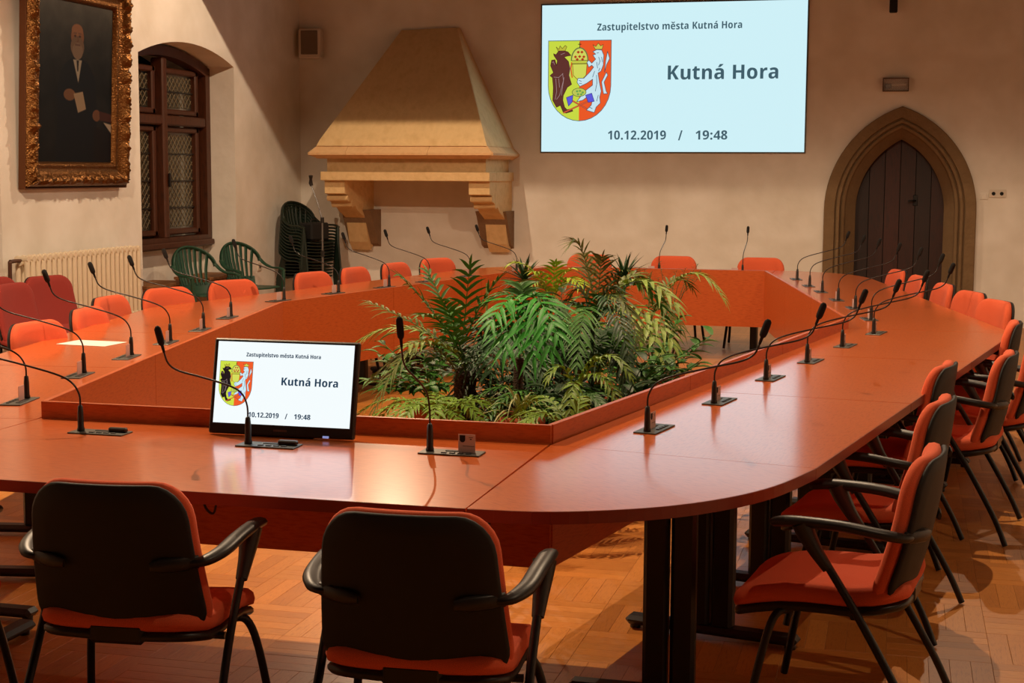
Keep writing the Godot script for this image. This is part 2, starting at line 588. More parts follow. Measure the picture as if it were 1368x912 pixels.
func build_floor() -> void:
	var lo := Vector2(WALL_L - 0.4, WALL_B - 0.4)
	var base := struct("floor", bx(Vector3((WALL_L + WALL_R) * 0.5, -0.115, (WALL_F + WALL_B) * 0.5), Vector3(WALL_R - WALL_L + 2.0, 0.2, WALL_F - WALL_B + 1.4)), M.subfloor, "worn oak parquet floor laid in basket weave squares", "floor")
	var c := 0.35
	var w := c / 5.0
	var unit := bx(Vector3.ZERO, Vector3(c - 0.0012, 0.015, w - 0.0012), 0.0008)
	var rest := new_st()
	flat(rest)
	var shapes := []
	for k in 6:
		var s := new_st()
		plank(s, Vector2.ZERO, false, c, w, Color.WHITE, Vector2(k * 0.37, k * 0.21))
		shapes.append(done(s))
	var near := [Rect2(0.02, -7.4, 1.1, 3.5), Rect2(-1.5, -6.6, 1.25, 2.1), Rect2(-2.0, -5.6, 0.5, 1.1)]
	var count := 0
	rng.seed = 99
	for i in range(floori((lo.x) / c), ceili((WALL_R + 0.2) / c)):
		for j in range(floori(lo.y / c), ceili((WALL_F + 0.1) / c)):
			var along_z := (i + j) % 2 != 0
			for k in 5:
				var at := Vector2((i + 0.5) * c, (j + 0.5) * c)
				if along_z: at.x += (k - 2) * w
				else: at.y += (k - 2) * w
				var tone := rng.randi() % 6
				var off := Vector2(rng.randf() * 4.0, rng.randf())
				var lift := rng.randf() * 0.0006
				var seen := false
				for r in near: seen = seen or r.has_point(at)
				if seen and count < 298:
					count += 1
					part("parquet_strip", shapes[count % 6], M["oak%d" % tone], base, Transform3D(Basis(Vector3.UP, PI / 2 if along_z else 0.0), Vector3(at.x, lift, at.y)))
				else:
					var tint: Color = M["oak%d" % tone].albedo_color
					plank(rest, at, along_z, c, w, tint.srgb_to_linear(), off)
	tag(part("parquet_strips", rest, M.oak_rest, base), "", "", "", "stuff")

func plank(st: SurfaceTool, at: Vector2, along_z: bool, c: float, w: float, tint: Color, off: Vector2) -> void:
	var b := Basis(Vector3.UP, PI / 2 if along_z else 0.0)
	var o := Vector3(at.x, 0, at.y)
	var hx := c * 0.5 - 0.0003
	var hz := w * 0.5 - 0.0003
	var e := 0.0008
	var top := []
	var low := []
	for s in [[-1, 1], [1, 1], [1, -1], [-1, -1]]:
		top.append(o + b * Vector3(s[0] * (hx - e), 0.0, s[1] * (hz - e)))
		low.append(o + b * Vector3(s[0] * hx, -e, s[1] * hz))
	flat(st)
	st.set_color(tint)
	var uv := [off, off + Vector2(c, 0), off + Vector2(c, w), off + Vector2(0, w)]
	quad_uv(st, top, uv)
	for k in 4:
		var j := (k + 1) % 4
		quad_uv(st, [low[k], low[j], top[j], top[k]], [uv[k], uv[j], uv[j], uv[k]])

# ---------------------------------------------------------------- fireplace
func build_fireplace() -> void:
	var t := thing("fireplace", "sandstone fireplace with a tall tapering hood on carved corbels", "fireplace", Vector3(-5.37, 0, WALL_B))
	# hood: pyramid leaning on the wall; x relative to the middle, z relative to the wall
	var st := new_st()
	flat(st)
	var y0 := 1.93
	var z0 := 1.17
	var b := [Vector3(-0.99, y0, 0), Vector3(-0.99, y0, z0), Vector3(0.99, y0, z0), Vector3(0.99, y0, 0)]
	var k1 := [Vector3(-0.96, y0 + 0.07, 0), Vector3(-0.96, y0 + 0.07, z0 - 0.03), Vector3(0.96, y0 + 0.07, z0 - 0.03), Vector3(0.96, y0 + 0.07, 0)]
	var top := [Vector3(-0.38, 3.29, 0), Vector3(-0.36, 3.29, 0.05), Vector3(0.32, 3.31, 0.05), Vector3(0.34, 3.31, 0)]
	for i in 3:
		quad(st, b[i], b[i + 1], k1[i + 1], k1[i])
		quad(st, k1[i], k1[i + 1], top[i + 1], top[i])
	quad(st, top[0], top[1], top[2], top[3])
	quad(st, b[3], b[2], b[1], b[0])
	part("hood", st, M.sandstone, t)
	# sloping shelf of separate stones round three sides
	var runs := [[-1.06, -0.62], [-0.616, 0.33], [0.334, 1.06]]
	for r in runs:
		st = new_st()
		var m0: float = 0.07 if r[0] < -1.0 else 0.0
		var m1: float = 0.07 if r[1] > 1.0 else 0.0
		shelf_stone(st, r[0], r[1], m0, m1, z0)
		part("shelf_stone", st, M.sandstone_pale, t)
	for s in [-1, 1]:
		st = new_st()
		flat(st)
		var xo: float = 1.06 * s
		var xi: float = 0.985 * s
		var prof := [Vector2(xi, 1.93), Vector2(xo, 1.855), Vector2(xo, 1.83), Vector2(xi, 1.79)]
		var poly := PackedVector2Array(prof)
		prism(st, poly, z0 + 0.0, Transform3D())
		part("shelf_stone", st, M.sandstone_pale, t)
	# frieze and lintel
	st = new_st()
	box(st, Vector3(0, 1.72, z0 - 0.30), Vector3(1.86, 0.16, 0.26), 0.002)
	for s in [-1, 1]: box(st, Vector3(s * 0.79, 1.72, (z0 - 0.43) * 0.5), Vector3(0.28, 0.16, z0 - 0.43), 0.002)
	part("frieze", st, M.sandstone, t)
	st = new_st()
	box(st, Vector3(0, 1.595, z0 - 0.26), Vector3(1.98, 0.10, 0.3), 0.006)
	for s in [-1, 1]: box(st, Vector3(s * 0.84, 1.595, (z0 - 0.41) * 0.5), Vector3(0.3, 0.10, z0 - 0.41), 0.002)
	part("lintel", st, M.sandstone, t)
	# corbels: side outline in z (from the wall) and y
	for s in [-1, 1]:
		var o := PackedVector2Array([Vector2(0.0, 0.80), Vector2(0.10, 0.72), Vector2(0.2, 0.82), Vector2(0.30, 1.10), Vector2(0.5, 1.16), Vector2(0.62, 1.19), Vector2(0.74, 1.25), Vector2(0.86, 1.25), Vector2(0.88, 1.29), Vector2(0.94, 1.31), Vector2(0.97, 1.35), Vector2(0.97, 1.38), Vector2(1.10, 1.40), Vector2(1.10, 1.545), Vector2(0.0, 1.545)])
		for k in o.size(): o[k].x -= 0.12 * clampf((o[k].x - 0.3) / 0.5, 0.0, 1.0)
		var turn := Transform3D(Basis(Vector3(0, 0, 1), Vector3(0, 1, 0), Vector3(-1, 0, 0)), Vector3(s * 0.85 + 0.12, 0, 0))
		part("corbel", pr(o, 0.24, turn), M.sandstone, t)
		var o2 := PackedVector2Array([Vector2(0.0, 0.76), Vector2(0.12, 0.80), Vector2(0.22, 0.95), Vector2(0.34, 1.14), Vector2(0.40, 1.20), Vector2(0.0, 1.20)])
		part("corbel_block", pr(o2, 0.36, Transform3D(turn.basis, Vector3(s * 0.82 + 0.18, 0, 0))), M.stone_dark, t)
		st = new_st()
		tube(st, [Vector3(s * 0.85 - 0.125, 1.345, 0.87), Vector3(s * 0.85 + 0.125, 1.345, 0.87)], 0.035, 10)
		tube(st, [Vector3(s * 0.85 - 0.125, 1.28, 0.72), Vector3(s * 0.85 + 0.125, 1.28, 0.72)], 0.045, 10)
		part("roll_moulding", st, M.sandstone, t)

func shelf_stone(st: SurfaceTool, x0: float, x1: float, m0: float, m1: float, z0: float) -> void:
	var prof := [Vector2(z0 - 0.02, 1.93), Vector2(z0 + 0.08, 1.855), Vector2(z0 + 0.08, 1.83), Vector2(z0 + 0.01, 1.80), Vector2(z0 - 0.02, 1.79)]
	flat(st)
	var L := []
	var R := []
	for p in prof:
		var f: float = (p.x - z0) / 0.08
		L.append(Vector3(x0 + m0 * (1.0 - clampf(f, 0, 1)), p.y, p.x))
		R.append(Vector3(x1 - m1 * (1.0 - clampf(f, 0, 1)), p.y, p.x))
	for i in prof.size():
		var j := (i + 1) % prof.size()
		quad(st, L[j], R[j], R[i], L[i])
	for i in range(1, prof.size() - 1):
		tri(st, L[0], L[i], L[i + 1])
		tri(st, R[0], R[i + 1], R[i])

# ---------------------------------------------------------------- window in the left niche
func build_window() -> void:
	for wi in 2:
		var mid: float = [WIN_Z, WIN2_Z][wi]
		var t := Node3D.new()
		t.name = "window_%d" % (wi + 1)
		add_child(t)
		t.position = Vector3(WALL_L - 0.42, 0, mid)
		t.rotation.y = PI / 2   # local x = -z world, local z = +x world
		tag(t, ["dark brown arched wooden window with leaded panes in the left niche", "second arched wooden window, left of the gilt portrait"][wi], "window", "", "structure")
		var outer := PackedVector2Array([Vector2(1.05, 0.84)])
		for p in segment_arch(1.05, 2.74, 0.17): outer.append(p)
		outer.append(Vector2(-1.05, 0.84))
		# frame: the outline with a stepped border
		var st := new_st()
		var inner := PackedVector2Array([Vector2(0.95, 0.96)])
		for p in segment_arch(0.95, 2.66, 0.15): inner.append(p)
		inner.append(Vector2(-0.95, 0.96))
		ring_prism(st, outer, inner, 0.14)
		part("frame", st, M.window_wood, t)
		st = new_st()
		box(st, Vector3(0, 0.88, 0.15), Vector3(2.06, 0.06, 0.06), 0.01)
		part("sill", st, M.window_wood, t)
		part("mullion", bx(Vector3(0, 1.87, 0.08), Vector3(0.10, 1.84, 0.14), 0.015), M.window_wood, t)
		part("transom", bx(Vector3(0, 2.16, 0.075), Vector3(1.88, 0.10, 0.13), 0.015), M.window_wood, t)
		for s in [-1, 1]:
			for row in 2:
				var y0: float = [0.98, 2.22][row]
				var y1: float = [2.10, 2.70][row]
				var x0 := 0.07
				var x1 := 0.90
				st = new_st()
				var ym := (y0 + y1) * 0.5
				for x in [x0 + 0.05, x1 - 0.05]: box(st, Vector3(s * x, ym, 0.05), Vector3(0.07, y1 - y0, 0.07), 0.012)
				for y in [y0 + 0.03, y1 - 0.03]: box(st, Vector3(s * (x0 + x1) * 0.5, y, 0.05), Vector3(x1 - x0, 0.06, 0.07), 0.012)
				var sash := part("sash", st, M.window_wood, t)
				var g := bx(Vector3(s * (x0 + x1) * 0.5, ym, 0.03), Vector3(x1 - x0 - 0.1, y1 - y0 - 0.1, 0.005))
				part("pane", g, M.pane, sash)
				# lead lattice and saddle bars
				st = new_st()
				var xa := x0 + 0.1
				var xb := x1 - 0.1
				var h := y1 - y0 - 0.16
				var step := 0.085
				var n := int((xb - xa + h) / step) + 1
				for dir in [-1, 1]:
					for k in n:
						var o := k * step
						var p := Vector2(o, 0) if o <= xb - xa else Vector2(xb - xa, o - (xb - xa))
						var q := Vector2(0, o) if o <= h else Vector2(o - h, h)
						if p.distance_to(q) < 0.02: continue
						if dir > 0: p.x = xb - xa - p.x; q.x = xb - xa - q.x
						tube(st, [Vector3(s * (xa + p.x), y0 + 0.08 + p.y, 0.035), Vector3(s * (xa + q.x), y0 + 0.08 + q.y, 0.035)], 0.006, 4)
				part("lead_lattice", st, M.lead, sash)
				for b in ([0.25, 0.5, 0.75] if row == 0 else [0.5]):
					part("saddle_bar", bx(Vector3(s * (x0 + x1) * 0.5, y0 + (y1 - y0) * b, 0.045), Vector3(x1 - x0 - 0.12, 0.014, 0.014)), M.black_metal, sash)
		part("latch", bx(Vector3(0.03, 1.55, 0.165), Vector3(0.03, 0.14, 0.03), 0.008), M.black_metal, t)
	struct("trim_2", bx(Vector3(WALL_L - 1.1, 1.9, -12.0), Vector3(0.06, 2.6, 8.0)), M.night, "dark outer shutter boarding seen through the window panes", "shutter")

func ring_prism(st: SurfaceTool, outer: PackedVector2Array, inner: PackedVector2Array, depth: float) -> void:  # closed ring between two outlines of equal length
	flat(st)
	var n := outer.size()
	var mid := Vector2.ZERO
	for p in outer: mid += p / n
	for i in n:
		var j := (i + 1) % n
		var o0 := outer[i]; var o1 := outer[j]; var i0 := inner[i]; var i1 := inner[j]
		var f := func(p: Vector2, z: float) -> Vector3: return Vector3(p.x, p.y, z)
		quad(st, f.call(o0, depth), f.call(o1, depth), f.call(i1, depth), f.call(i0, depth))
		quad(st, f.call(i0, 0.0), f.call(i1, 0.0), f.call(o1, 0.0), f.call(o0, 0.0))
		quad(st, f.call(o0, 0.0), f.call(o1, 0.0), f.call(o1, depth), f.call(o0, depth))
		quad(st, f.call(i1, 0.0), f.call(i0, 0.0), f.call(i0, depth), f.call(i1, depth))

# ---------------------------------------------------------------- pointed doorway
func build_doorway() -> void:
	var st := new_st()
	flat(st)
	var prof := [[0.0, -0.02], [0.0, 0.05], [0.03, 0.06], [0.34, 0.06], [0.37, 0.03], [0.42, 0.05], [0.50, 0.05], [0.53, 0.0], [0.58, 0.02], [0.66, 0.0], [0.70, -0.05], [0.98, -0.2], [1.0, -0.21], [1.0, -0.42]]
	var lines := []
	for p in prof:
		var w := lerpf(0.807, 0.476, p[0])
		var h := lerpf(1.13, 0.78, p[0])
		var line := [Vector3(DOOR_X + w, 0, WALL_B + p[1]), Vector3(DOOR_X + w, 0.6, WALL_B + p[1])]
		for q in arch_points(w, 1.25, h): line.append(Vector3(DOOR_X + q.x, q.y, WALL_B + p[1]))
		line.append(Vector3(DOOR_X - w, 0.6, WALL_B + p[1]))
		line.append(Vector3(DOOR_X - w, 0, WALL_B + p[1]))
		lines.append(line)
	for i in lines.size() - 1:
		for k in lines[0].size() - 1:
			quad(st, lines[i][k], lines[i][k + 1], lines[i + 1][k + 1], lines[i + 1][k])
	struct("trim_3", st, M.portal_stone, "moulded stone surround of the pointed doorway", "door surround")
	var d := Node3D.new()
	d.name = "door_1"
	add_child(d)
	d.position = Vector3(DOOR_X, 0, WALL_B - 0.36)
	tag(d, "dark red-brown plank door with a pointed head in the stone surround", "door", "", "structure")
	var head := PackedVector2Array([Vector2(0.5, 0.01)])
	for p in arch_points(0.5, 1.25, 0.80): head.append(p)
	head.append(Vector2(-0.5, 0.01))
	var n := 6
	for k in n:
		var x0 := -0.5 + k * (1.0 / n)
		var slot := PackedVector2Array([Vector2(x0 + 0.004, 0), Vector2(x0 + 1.0 / n - 0.004, 0), Vector2(x0 + 1.0 / n - 0.004, 3), Vector2(x0 + 0.004, 3)])
		for piece in Geometry2D.intersect_polygons(head, slot):
			part("plank", pr(piece, 0.045, Transform3D(Basis(), Vector3(0, 0, 0.002 * (k % 3)))), M["door_wood%d" % [1, 0, 2, 0, 1, 0][k]], d)
	part("backing", pr(head, 0.03, Transform3D(Basis(), Vector3(0, 0, -0.03))), M.black_matte, d)
	var lk := part("lock_plate", bx(Vector3(0.17, 1.36, 0.052), Vector3(0.05, 0.12, 0.012), 0.004), M.black_metal, d)
	part("handle", tb([Vector3(0.17, 1.36, 0.055), Vector3(0.17, 1.36, 0.1), Vector3(0.09, 1.35, 0.1)], 0.009, 8), M.black_metal, lk)

# ---------------------------------------------------------------- the ring of tables
const INNER := [Vector2(-3.08, -4.95), Vector2(-1.13, -4.95), Vector2(-0.28, -9.19), Vector2(-1.13, -13.42), Vector2(-3.08, -13.42), Vector2(-3.93, -9.19)]
const MID_X := -2.105

func mirror_x(p: Vector2) -> Vector2: return Vector2(2.0 * MID_X - p.x, p.y)
func mirror_z(p: Vector2) -> Vector2: return Vector2(p.x, 2.0 * -9.19 - p.y)

func build_tables() -> void:
	# near and far straight tables
	var near := PackedVector2Array([Vector2(-3.08, -4.96), Vector2(-1.135, -4.96), Vector2(-1.135, -3.92), Vector2(-3.08, -3.92)])
	desk("near straight table under the monitor, closest to the viewer", near, [2], [[INNER[0], INNER[1]]], [[Vector2(-3.0, -4.38), Vector2(0, 1)], [Vector2(-1.27, -4.5), Vector2(0, 1)]], Vector2(1, 0), true)
	var far := PackedVector2Array()
	for p in near: far.append(mirror_z(p))
	desk("far straight table before the end wall", far, [2], [[INNER[4], INNER[3]]], [[mirror_z(Vector2(-2.93, -4.5)), Vector2(0, 1)], [mirror_z(Vector2(-1.27, -4.5)), Vector2(0, 1)]], Vector2(1, 0))
	# the rounded corner pieces
	var arc := PackedVector2Array()
	var ctl := [Vector2(-1.13, -3.92), Vector2(-0.90, -3.945), Vector2(-0.66, -4.06), Vector2(-0.48, -4.225), Vector2(-0.34, -4.45), Vector2(-0.235, -4.76)]
	for i in ctl.size() - 1:
		for k in 5: arc.append((ctl[i] as Vector2).cubic_interpolate(ctl[i + 1], ctl[maxi(i - 1, 0)], ctl[mini(i + 2, ctl.size() - 1)], k / 5.0))
	arc.append(ctl[ctl.size() - 1])
	var wedge := PackedVector2Array([Vector2(-1.125, -4.93)])
	for p in arc: wedge.append(p)
	var bands := []
	for i in range(1, wedge.size() - 1): bands.append(i)
	var names4 := ["rounded near right corner table on a black twin-post leg", "rounded near left corner table, cut by the left edge of the view", "rounded far right corner table beside the pointed doorway", "rounded far left corner table before the fireplace"]
	for c in 4:
		var w := PackedVector2Array()
		for p in wedge:
			var q := p
			if c % 2 == 1: q = mirror_x(q)
			if c > 1: q = mirror_z(q)
			w.append(q)
		var leg := Vector2(-0.66, -4.58)
		if c % 2 == 1: leg = Vector2(-3.37, -4.82)
		if c > 1: leg = mirror_z(leg)
		desk(names4[c], w, bands, [], [[leg, Vector2(1, 0)]], Vector2(0.83, 0.55) if c in [0, 3] else Vector2(0.83, -0.55))
	# the long sides: three tables each
	var order := ["first", "second", "third"]
	for side in 4:
		for k in 3:
			var i0 := Vector2(-1.125, -4.93)
			var i1 := Vector2(-0.28, -9.19)
			var o0 := Vector2(-0.235, -4.76)
			var o1 := Vector2(0.655, -9.19)
			var a := k / 3.0
			var b := (k + 1) / 3.0
			var e := 0.0006
			var q := PackedVector2Array([i0.lerp(i1, a + e), o0.lerp(o1, a + e), o0.lerp(o1, b - e), i0.lerp(i1, b - e)])
			var legs := []
			for f in [0.3, 0.8]:
				var m := i0.lerp(i1, lerpf(a, b, f)).lerp(o0.lerp(o1, lerpf(a, b, f)), 0.48)
				legs.append([m, Vector2(0.98, 0.196)])
			var pa := i0.lerp(i1, a)
			var pb := i0.lerp(i1, b)
			if k == 0: pa = INNER[1] + Vector2(0.004, -0.02)
			for j in 4:
				if side % 2 == 1: q[j] = mirror_x(q[j])
				if side > 1: q[j] = mirror_z(q[j])
			if side % 2 == 1: pa = mirror_x(pa); pb = mirror_x(pb)
			if side > 1: pa = mirror_z(pa); pb = mirror_z(pb)
			for l in legs:
				if side % 2 == 1: l[0] = mirror_x(l[0]); l[1].x *= -1
				if side > 1: l[0] = mirror_z(l[0]); l[1].y *= -1
			var g := (pb - pa).normalized()
			var where: String = ["right side before the bend", "left side before the bend", "right side beyond the bend", "left side beyond the bend"][side]
			var from: String = "from the viewer" if side < 2 else "from the far corner"
			desk("%s long table %s on the %s" % [order[k], from, where], q, [1], [[pa, pb]], legs, g, false)

func desk(label: String, top: PackedVector2Array, bands: Array, panels: Array, legs: Array, grain: Vector2, tray := false) -> void:
	var mid := Vector2.ZERO
	for p in top: mid += p / top.size()
	var turn := atan2(-grain.y, grain.x)
	var t := thing("conference_table", label, "table", Vector3(mid.x, 0, mid.y), turn, "")
	var inv := t.transform.affine_inverse()
	var loc := func(p: Vector2, y: float) -> Vector3: return inv * Vector3(p.x, y, p.y)
	var poly := PackedVector2Array()
	for p in top:
		var l: Vector3 = loc.call(p, 0.0)
		poly.append(Vector2(l.x, -l.z))
	var thick := 0.034
	var up := Transform3D(Basis(Vector3(1, 0, 0), Vector3(0, 0, -1), Vector3(0, 1, 0)), Vector3(0, TOP - thick, 0))
	var st := new_st()
	prism(st, poly, thick, up)
	var tt := part("tabletop", st, M.cherry, t)
	st = new_st()
	flat(st)
	var centre := Vector3(0, TOP, 0)
	for i in bands:
		var a: Vector3 = loc.call(top[i], TOP - 0.0005)
		var b: Vector3 = loc.call(top[(i + 1) % top.size()], TOP - 0.0005)
		var n := (b - a).cross(Vector3.UP).normalized()
		if n.dot((a + b) * 0.5 - centre) < 0.0: n = -n
		n *= 0.003
		var d := Vector3(0, -thick - 0.001, 0)
		var m := (a + b) * 0.5 - n * 4.0
		for q in [[a + n, b + n, b + n + d, a + n + d], [a, b, b + n, a + n], [a + d, b + d, b + n + d, a + n + d], [a, a + n, a + n + d, a + d], [b, b + n, b + n + d, b + d]]:
			tri_out(st, q[0], q[1], q[2], m); tri_out(st, q[0], q[2], q[3], m)
	part("edge_band", st, M.cherry_edge, tt)
	for p in panels:
		var a: Vector3 = loc.call(p[0], 0.0)
		var b: Vector3 = loc.call(p[1], 0.0)
		var dir := (b - a).normalized()
		var l := a.distance_to(b) - 0.004
		var inward := dir.cross(Vector3.UP)
		if inward.dot((a + b) * 0.5) < 0.0: inward = -inward
		var m := (a + b) * 0.5 + inward * 0.011
		st = new_st()
		uv_box(st, l, RIM - SKIRT, 0.02)
		part("front_panel", st, M.cherry_panel, t, Transform3D(Basis(dir, Vector3.UP, dir.cross(Vector3.UP)), m + Vector3(0, (RIM + SKIRT) * 0.5, 0)))
	for lg in legs:
		var p: Vector3 = loc.call(lg[0], 0.0)
		var d: Vector3 = inv.basis * Vector3(lg[1].x, 0, lg[1].y)
		var xf := Transform3D(Basis(d, Vector3.UP, d.cross(Vector3.UP)), p)
		st = new_st()
		for s in [-1, 1]: box(st, Vector3(s * 0.043, 0.37, 0), Vector3(0.078, TOP - thick - 0.046, 0.06), 0.012)
		box(st, Vector3(0, TOP - thick - 0.02, 0), Vector3(0.5, 0.03, 0.05), 0.006)
		var leg := part("leg", st, M.black_metal, t, xf)
		st = new_st()
		box(st, Vector3(0, 0.033, 0), Vector3(0.64, 0.034, 0.075), 0.014)
		for s in [-1, 1]: lathe(st, [Vector2(0, 0), Vector2(0.02, 0), Vector2(0.02, 0.02), Vector2(0, 0.02)], 10, Transform3D(Basis(), Vector3(s * 0.29, 0, 0)))
		part("foot_bar", st, M.black_plastic, leg)
	if tray:
		st = new_st()
		var q: Vector3 = loc.call(Vector2(-2.0, -4.3), TOP - thick - 0.06)
		box(st, q, Vector3(0.24, 0.012, 0.1), 0.003)
		box(st, q + Vector3(-0.1, 0.03, 0), Vector3(0.012, 0.05, 0.05), 0.003)
		box(st, q + Vector3(0.1, 0.03, 0), Vector3(0.012, 0.05, 0.05), 0.003)
		tube(st, curve([q + Vector3(-0.07, 0.05, 0.05), q + Vector3(-0.075, -0.02, 0.06), q + Vector3(-0.05, -0.05, 0.05), q + Vector3(-0.04, 0.0, 0.04)], 5), 0.004, 6)
		part("cable_tray", st, M.black_plastic, t)

func uv_box(st: SurfaceTool, l: float, h: float, d: float) -> void:
	flat(st)
	var x := l * 0.5; var y := h * 0.5; var z := d * 0.5
	var c := 0.002
	for s in [-1, 1]:
		var u := [Vector2(0, 0), Vector2(l, 0), Vector2(l, h), Vector2(0, h)]
		quad_uv(st, [Vector3(-x * s, -y, z * s), Vector3(x * s, -y, z * s), Vector3(x * s, y - c, z * s), Vector3(-x * s, y - c, z * s)], u)
		quad_uv(st, [Vector3(-x * s, y - c, z * s), Vector3(x * s, y - c, z * s), Vector3(x * s, y, (z - c) * s), Vector3(-x * s, y, (z - c) * s)], u)
		u = [Vector2(0, 0), Vector2(d, 0), Vector2(d, h), Vector2(0, h)]
		quad_uv(st, [Vector3(x * s, -y, z * s), Vector3(x * s, -y, -z * s), Vector3(x * s, y, -z * s), Vector3(x * s, y, z * s)], u)
		u = [Vector2(0, 0), Vector2(l, 0), Vector2(l, d), Vector2(0, d)]
		quad_uv(st, [Vector3(-x, y * s, z * s), Vector3(x, y * s, z * s), Vector3(x, y * s, -z * s), Vector3(-x, y * s, -z * s)], u)

# ---------------------------------------------------------------- meeting chairs: the sitter faces -z
func make_chair(cloth: Material, label: String, arms := true) -> Node3D:
	var t := thing("meeting_chair", label, "chair")
	# back: upholstered front, plastic shell behind
	var lean := func(p: Vector3) -> Vector3:
		var v := (p.y + 0.215) / 0.43
		return Vector3(p.x, 0.63 + p.y, 0.175 + 0.085 * v + 0.015 * sin(v * PI) - p.z - 0.75 * p.x * p.x)
	var turn := func(p: Vector3) -> Vector3: return lean.call(Vector3(p.x, p.y, p.z))
	var ol := round_rect(0.252, 0.215, 0.10, 0.075, 0.14, 6, 6)
	for i in ol.size(): ol[i].x += 0.0
	part("backrest", flip(pd(ol, cushion(0.05), turn)), cloth, t)
	var shell := PackedVector2Array()
	for p in ol: shell.append(p * 0.978)
	part("back_shell", flip(pd(shell, sheet(0.018), func(p: Vector3) -> Vector3: return lean.call(Vector3(p.x, p.y, p.z - 0.018)))), M.shell_plastic, t)
	# seat
	var so := round_rect(0.245, 0.262, 0.07, 0.09, 0.06, 5, 5)
	var seat_fn := func(p: Vector3) -> Vector3:   # outline y runs to the front (-z)
		var f := clampf((p.y + 0.05) / 0.3, 0.0, 1.0)
		return Vector3(p.x, 0.405 + p.z - 0.045 * f * f * f - 0.02 * (1.0 - p.x * p.x * 16.0) * 0.5 + 0.03 * clampf((-p.y - 0.12) / 0.13, 0, 1), -p.y - 0.052)
	part("seat", pd(so, cushion(0.058), seat_fn), cloth, t)
	var pan := PackedVector2Array()
	for p in so: pan.append(p * 0.985)
	part("seat_pan", pd(pan, sheet(0.026), func(p: Vector3) -> Vector3: return seat_fn.call(p - Vector3(0, 0, 0.026))), M.black_plastic, t)
	var fr := new_st()
	tube(fr, [Vector3(-0.2, 0.37, -0.14), Vector3(0.2, 0.37, -0.14)], 0.011, 6)
	tube(fr, [Vector3(-0.255, 0.385, 0.06), Vector3(0.255, 0.385, 0.06)], 0.011, 6)
	box(fr, Vector3(0, 0.42, 0.19), Vector3(0.16, 0.06, 0.04), 0.012)
	part("seat_frame", fr, M.black_metal, t)
	for s in [-1, 1]:
		part("leg", tb(curve([Vector3(s * 0.2, 0.372, -0.13), Vector3(s * 0.235, 0.36, -0.17), Vector3(s * 0.262, 0.26, -0.20), Vector3(s * 0.29, 0.008, -0.25)], 5), 0.0125, 8), M.black_metal, t)
		if not arms:
			part("leg", tb(curve([Vector3(s * 0.23, 0.385, 0.06), Vector3(s * 0.25, 0.34, 0.12), Vector3(s * 0.275, 0.18, 0.2), Vector3(s * 0.29, 0.008, 0.285)], 5), 0.0125, 8), M.black_metal, t)
			continue
		part("leg", tb(curve([Vector3(s * 0.278, 0.56, -0.03), Vector3(s * 0.275, 0.42, 0.06), Vector3(s * 0.278, 0.27, 0.15), Vector3(s * 0.288, 0.12, 0.235), Vector3(s * 0.30, 0.008, 0.285)], 5), 0.0125, 8), M.black_metal, t)
		var st := new_st()
		tube(st, curve([Vector3(s * 0.20, 0.625, 0.205), Vector3(s * 0.245, 0.628, 0.195), Vector3(s * 0.275, 0.64, 0.13), Vector3(s * 0.283, 0.655, 0.02), Vector3(s * 0.283, 0.658, -0.12), Vector3(s * 0.28, 0.648, -0.18)], 5), [0.010, 0.012, 0.015, 0.018, 0.020, 0.022, 0.024, 0.025, 0.026, 0.027, 0.027, 0.027, 0.027, 0.027, 0.027, 0.027, 0.027, 0.027, 0.027, 0.027, 0.027, 0.027, 0.026, 0.024, 0.021, 0.014], 10, Vector2(1.0, 0.62), Vector3.UP)
		var arm := part("armrest", st, M.black_plastic, t)
		part("arm_bracket", tb([Vector3(s * 0.281, 0.655, -0.09), Vector3(s * 0.28, 0.62, -0.075), Vector3(s * 0.279, 0.57, -0.045), Vector3(s * 0.278, 0.525, -0.012)], [0.032, 0.028, 0.021, 0.0165], 10), M.black_plastic, arm)
		part("back_bracket", tb([Vector3(s * 0.235, 0.627, 0.196), Vector3(s * 0.20, 0.625, 0.222), Vector3(s * 0.15, 0.622, 0.243), Vector3(s * 0.12, 0.62, 0.251)], [0.018, 0.02, 0.02, 0.012], 8, Vector2(1.0, 0.45), Vector3(0.5 * s, 0, 1)), M.black_plastic, arm)
	return t

func flip(st: SurfaceTool) -> ArrayMesh:   # turns a shape inside out after its map has mirrored it
	var a := st.commit_to_arrays()
	var v: PackedVector3Array = a[Mesh.ARRAY_VERTEX]
	var out := new_st()
	smooth(out)
	for i in range(0, v.size(), 3):
		out.add_vertex(v[i]); out.add_vertex(v[i + 2]); out.add_vertex(v[i + 1])
	return done(out)

